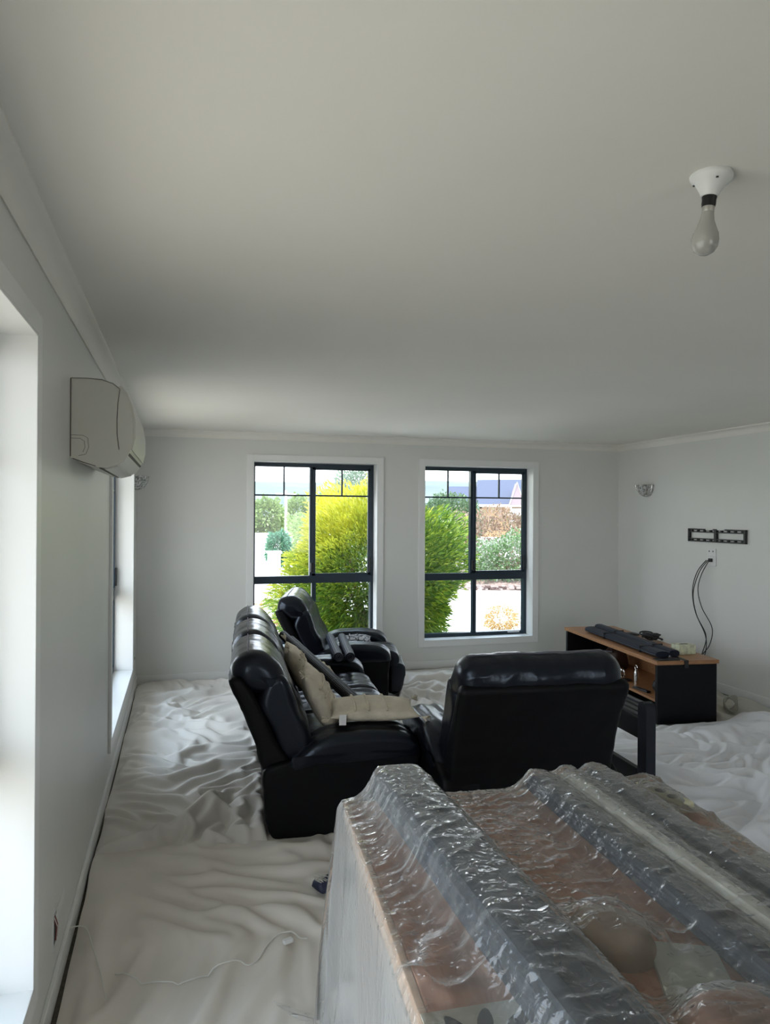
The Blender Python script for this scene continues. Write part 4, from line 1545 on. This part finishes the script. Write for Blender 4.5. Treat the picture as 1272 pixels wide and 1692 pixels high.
def shrub(name, label, cat, c, rad, n, L, w, mat, seed=0, lo=.6, group=None, stems=5, up=.3, lump=.18, droop=.25):
    t = thing(name, label, cat, (c[0], c[1], GZ), 0, group)
    P, D = shell(n, rad, lo, lump, seed, GZ + .03 - c[2])
    P = P + np.array([0, 0, c[2] - GZ])
    D = D + np.array([0, 0, up])
    leaves('foliage', P, D, L, w, mat, t, droop)
    rng = random.Random(seed)
    for k in range(stems):
        a = 2 * PI * k / stems + rng.uniform(-.4, .4)
        e = Vector((math.cos(a) * rad[0] * .6, math.sin(a) * rad[1] * .6, c[2] - GZ + rad[2] * rng.uniform(.2, .6)))
        mid = e * .45 + Vector((rng.uniform(-.05, .05), 0, 0))
        MB().tube([(0.04 * math.cos(a), .04 * math.sin(a), 0), mid, e], [.028 * rad[2], .018 * rad[2], .006 * rad[2]], 6).build('stem', M['bark'], t, True)
    return t


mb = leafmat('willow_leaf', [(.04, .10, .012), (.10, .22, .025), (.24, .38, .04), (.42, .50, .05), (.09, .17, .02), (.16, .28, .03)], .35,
             ((-.45, -.05, .75), 1.58, 2.2, (.66, .60, .05), .95))  # leaves get yellower towards the upper left of the bush
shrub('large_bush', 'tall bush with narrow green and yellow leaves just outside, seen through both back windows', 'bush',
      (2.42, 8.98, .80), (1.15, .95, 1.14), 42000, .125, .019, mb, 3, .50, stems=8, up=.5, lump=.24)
mo = leafmat('golden_leaf', [(.75, .42, .10), (.85, .60, .18), (.60, .30, .10), (.70, .55, .20)], .3)
shrub('small_golden_shrub', 'small round golden shrub on the pale driveway outside the right back window', 'shrub', (4.60, 9.85, .06), (.27, .27, .21), 2600, .05, .010, mo, 5, .3, stems=4)
shrub('small_golden_shrub', 'small golden shrub outside the left back window, half hidden by the armchair back', 'shrub', (1.22, 10.4, .12), (.26, .26, .30), 2600, .05, .010, mo, 6, .3, stems=4)
mw = leafmat('white_flower_leaf', [(.14, .26, .08), (.22, .38, .14), (.30, .46, .20), (.70, .74, .62), (.20, .34, .12), (.16, .30, .10)], .3)
shrub('flowering_hedge', 'green hedge with white blossoms across the road outside the right back window', 'hedge', (7.9, 15.9, .42), (1.45, .7, .72), 9000, .10, .045, mw, 8, .6, lump=.25)
mr_ = leafmat('russet_leaf', [(.42, .25, .18), (.52, .36, .26), (.34, .22, .12), (.60, .42, .34), (.36, .34, .16)], .3)
shrub('russet_hedge', 'russet brown hedge behind the white-flowering hedge', 'hedge', (8.9, 18.2, .85), (2.2, .8, .85), 9000, .12, .05, mr_, 9, .6, lump=.2)
mt = leafmat('tree_leaf', [(.14, .24, .10), (.22, .34, .16), (.10, .18, .08), (.30, .40, .22)], .3)
shrub('round_tree', 'rounded dark green tree beyond the large bush, seen through the right back window', 'tree', (8.0, 20.9, 1.35), (.95, .8, .85), 6000, .13, .06, mt, 10, .6, lump=.2)
mp_ = leafmat('pale_leaf', [(.36, .52, .16), (.48, .62, .24), (.30, .42, .14), (.56, .66, .34)], .3)
shrub('pale_hedge', 'pale green flowering hedge along the street outside the left back window', 'hedge', (4.7, 22.6, .95), (1.5, 1.6, .95), 8000, .14, .06, mp_, 12, .6, lump=.25)
mg = leafmat('blue_green_leaf', [(.10, .30, .16), (.16, .40, .24), (.24, .48, .30)], .3)
shrub('blue_green_shrub', 'dark blue-green shrub at the left end of the pale hedge', 'shrub', (2.62, 20.2, .62), (.34, .34, .48), 3000, .11, .05, mg, 13, .5)
mq = leafmat('street_tree_leaf', [(.30, .42, .14), (.40, .54, .18), (.24, .36, .12), (.50, .62, .26)], .3)
for k, (x, y, z, r, h) in enumerate(((4.0, 58, 1.2, 1.35, 1.9), (7.3, 64, 1.0, 1.4, 1.9), (10.8, 68, 1.2, 1.5, 2.0), (14.6, 73, 1.6, 1.7, 2.1))):
    shrub('street_tree', ('leftmost of the four distant street trees', 'second of the four distant street trees from the left',
                          'third of the four distant street trees from the left', 'rightmost of the four distant street trees')[k] + ' beyond the driveway',
          'tree', (x, y, z), (r, r, h), 3000, .42, .20, mq, 20 + k, .5, group='distant street trees', stems=3)
mh = leafmat('grey_green_leaf', [(.36, .46, .34), (.44, .54, .40), (.30, .40, .28)], .3)
shrub('tall_tree', 'hazy grey-green tree rising behind the large bush in the left window', 'tree', (8.3, 34.0, 2.2), (1.5, 1.5, 2.1), 5000, .22, .10, mh, 31, .5, stems=4)
t = thing('gate_post', 'pale rendered gate post beside the driveway, left back window', 'post', (2.12, 17.1, GZ))
MB().box(-.14, .14, -.14, .14, 0, .80, .01).build('shaft', M['conc'], t)
MB().box(-.17, .17, -.17, .17, .80, .85, .01).build('cap', M['conc'], t)
t = thing('power_pole', 'thin pale power pole between the distant trees, left back window', 'pole', (7.0, 50, GZ))
MB().tube([(0, 0, 0), (0, 0, 3.3)], .09, 8).build('shaft', M['conc'], t, True)
MB().box(-.7, .7, -.05, .05, 3.0, 3.1).build('crossarm', M['conc'], t)
# mulch bank and edging
b = MB()
n = 24
vs, fs = [], []
for i in range(n + 1):
    x = 5.6 + 9 * i / n
    y0 = 14.9 - .30 * (x - 5.6)
    vs += [(x, y0, GZ + .02), (x, y0 + .5, GZ + .10 + .02 * math.sin(i * 2)), (x, y0 + 1.6, GZ + .24), (x, y0 + 5, GZ + .28)]
for i in range(n):
    for k in range(3):
        a = i * 4 + k
        fs.append((a, a + 4, a + 5, a + 1))
b.add(vs, fs)
struct(b.build('garden_bed', M['mulch'], None, True))
b = MB()
b.add([(5.6, 14.85, GZ), (14.6, 12.15, GZ), (14.6, 12.25, GZ), (5.6, 14.95, GZ), (5.6, 14.85, GZ + .07), (14.6, 12.15, GZ + .07), (14.6, 12.25, GZ + .07), (5.6, 14.95, GZ + .07)],
      [(0, 1, 2, 3), (4, 5, 6, 7), (0, 1, 5, 4), (1, 2, 6, 5), (2, 3, 7, 6), (3, 0, 4, 7)])
struct(b.build('kerb', M['conc']))
# loose stones and bark chips on the bed
rng = random.Random(4)
b = MB()
for k in range(420):
    x = rng.uniform(5.7, 10.5)
    f = rng.uniform(.05, .95)
    if x > 6.2 and f > .55: f *= .5
    y = 14.9 - .30 * (x - 5.6) + f
    z = GZ + .06 + .12 * min(f / 1.6, 1)
    s = rng.uniform(.02, .05)
    b.box(x - s, x + s, y - s, y + s, z, z + s, 0, k % 2)
o = b.build('bark_chips', [pmat('light_chip', (.34, .27, .24), .9), pmat('dark_chip', (.10, .06, .05), .9)])
o['kind'] = 'stuff'
o['label'] = 'loose bark chips and pebbles on the garden bed across the driveway'
o['category'] = 'mulch'

# neighbouring house
t = thing('neighbour_house', 'tan brick house with a blue-grey roof across the street, right back window', 'house', (23.6, 50.3, GZ), R(-21))
roofm = pmat('blue_grey_roof', (.050, .055, .088), .6)
MB().box(-1.6, 9, 0, 6, 0, 2.42).build('wall', pmat('tan_brick', (.30, .19, .10), .9, var=.12, vscale=1.2), t)
b = MB()
b.add([(-2.0, -.5, 2.42), (9.4, -.5, 2.42), (9.4, 6.5, 2.42), (-2.0, 6.5, 2.42), (-1.9, 3, 4.50), (9.4, 3, 4.62)],
      [(0, 1, 5, 4), (2, 3, 4, 5), (3, 0, 4), (1, 2, 5)])
b.build('roof', roofm, t)
MB().box(-2.0, 9.4, -.62, -.50, 2.30, 2.48).build('gutter', M['white'], t)
WX, WY = -3.05, .65
MB().box(WX - .9, WX + 1.1, WY, WY + 4, 0, 2.42).build('wall', pmat('tan_render', (.30, .22, .15), .9), t)
b = MB()
b.add([(WX + p, WY + q_, z_) for p, q_, z_ in [(-1.2, -.4, 2.42), (1.4, -.4, 2.42), (1.4, 4.4, 2.42), (-1.2, 4.4, 2.42), (-1.1, 2, 3.95), (1.4, 2, 3.95)]],
      [(0, 1, 5, 4), (2, 3, 4, 5), (3, 0, 4), (1, 2, 5)])
b.build('roof', roofm, t)
MB().box(WX - 1.2, WX + 1.4, WY - .5, WY - .4, 2.32, 2.46).build('gutter', M['white'], t)
x0 = .95
for dx in (-.45, .45):
    MB().box(x0 + dx - .06, x0 + dx + .06, -.66, -.54, 0, 2.3).build('porch_post', M['white'], t)
b = MB()
b.add([(x0 - .55, -.7, 2.42), (x0 + .55, -.7, 2.42), (x0, -.7, 4.1), (x0 - .55, 1.2, 2.42), (x0 + .55, 1.2, 2.42), (x0, 1.2, 4.1)],
      [(0, 1, 2), (0, 2, 5, 3), (1, 4, 5, 2), (3, 5, 4)])
b.build('porch_gable', pmat('pinkish_render', (.22, .17, .18), .8), t)
b = MB().tube([(x0 - .58, -.74, 2.42), (x0, -.74, 4.15), (x0 + .58, -.74, 2.42)], .04, 5)
b.build('barge_board', M['white'], t)
f = MB().box(x0 - .38, x0 + .38, -.04, .0, 1.2, 2.2).build('window', M['white'], t)
MB().box(x0 - .32, x0 + .32, -.06, -.035, 1.25, 2.15).build('pane', pmat('curtained_glass', (.42, .46, .52), .3), f)
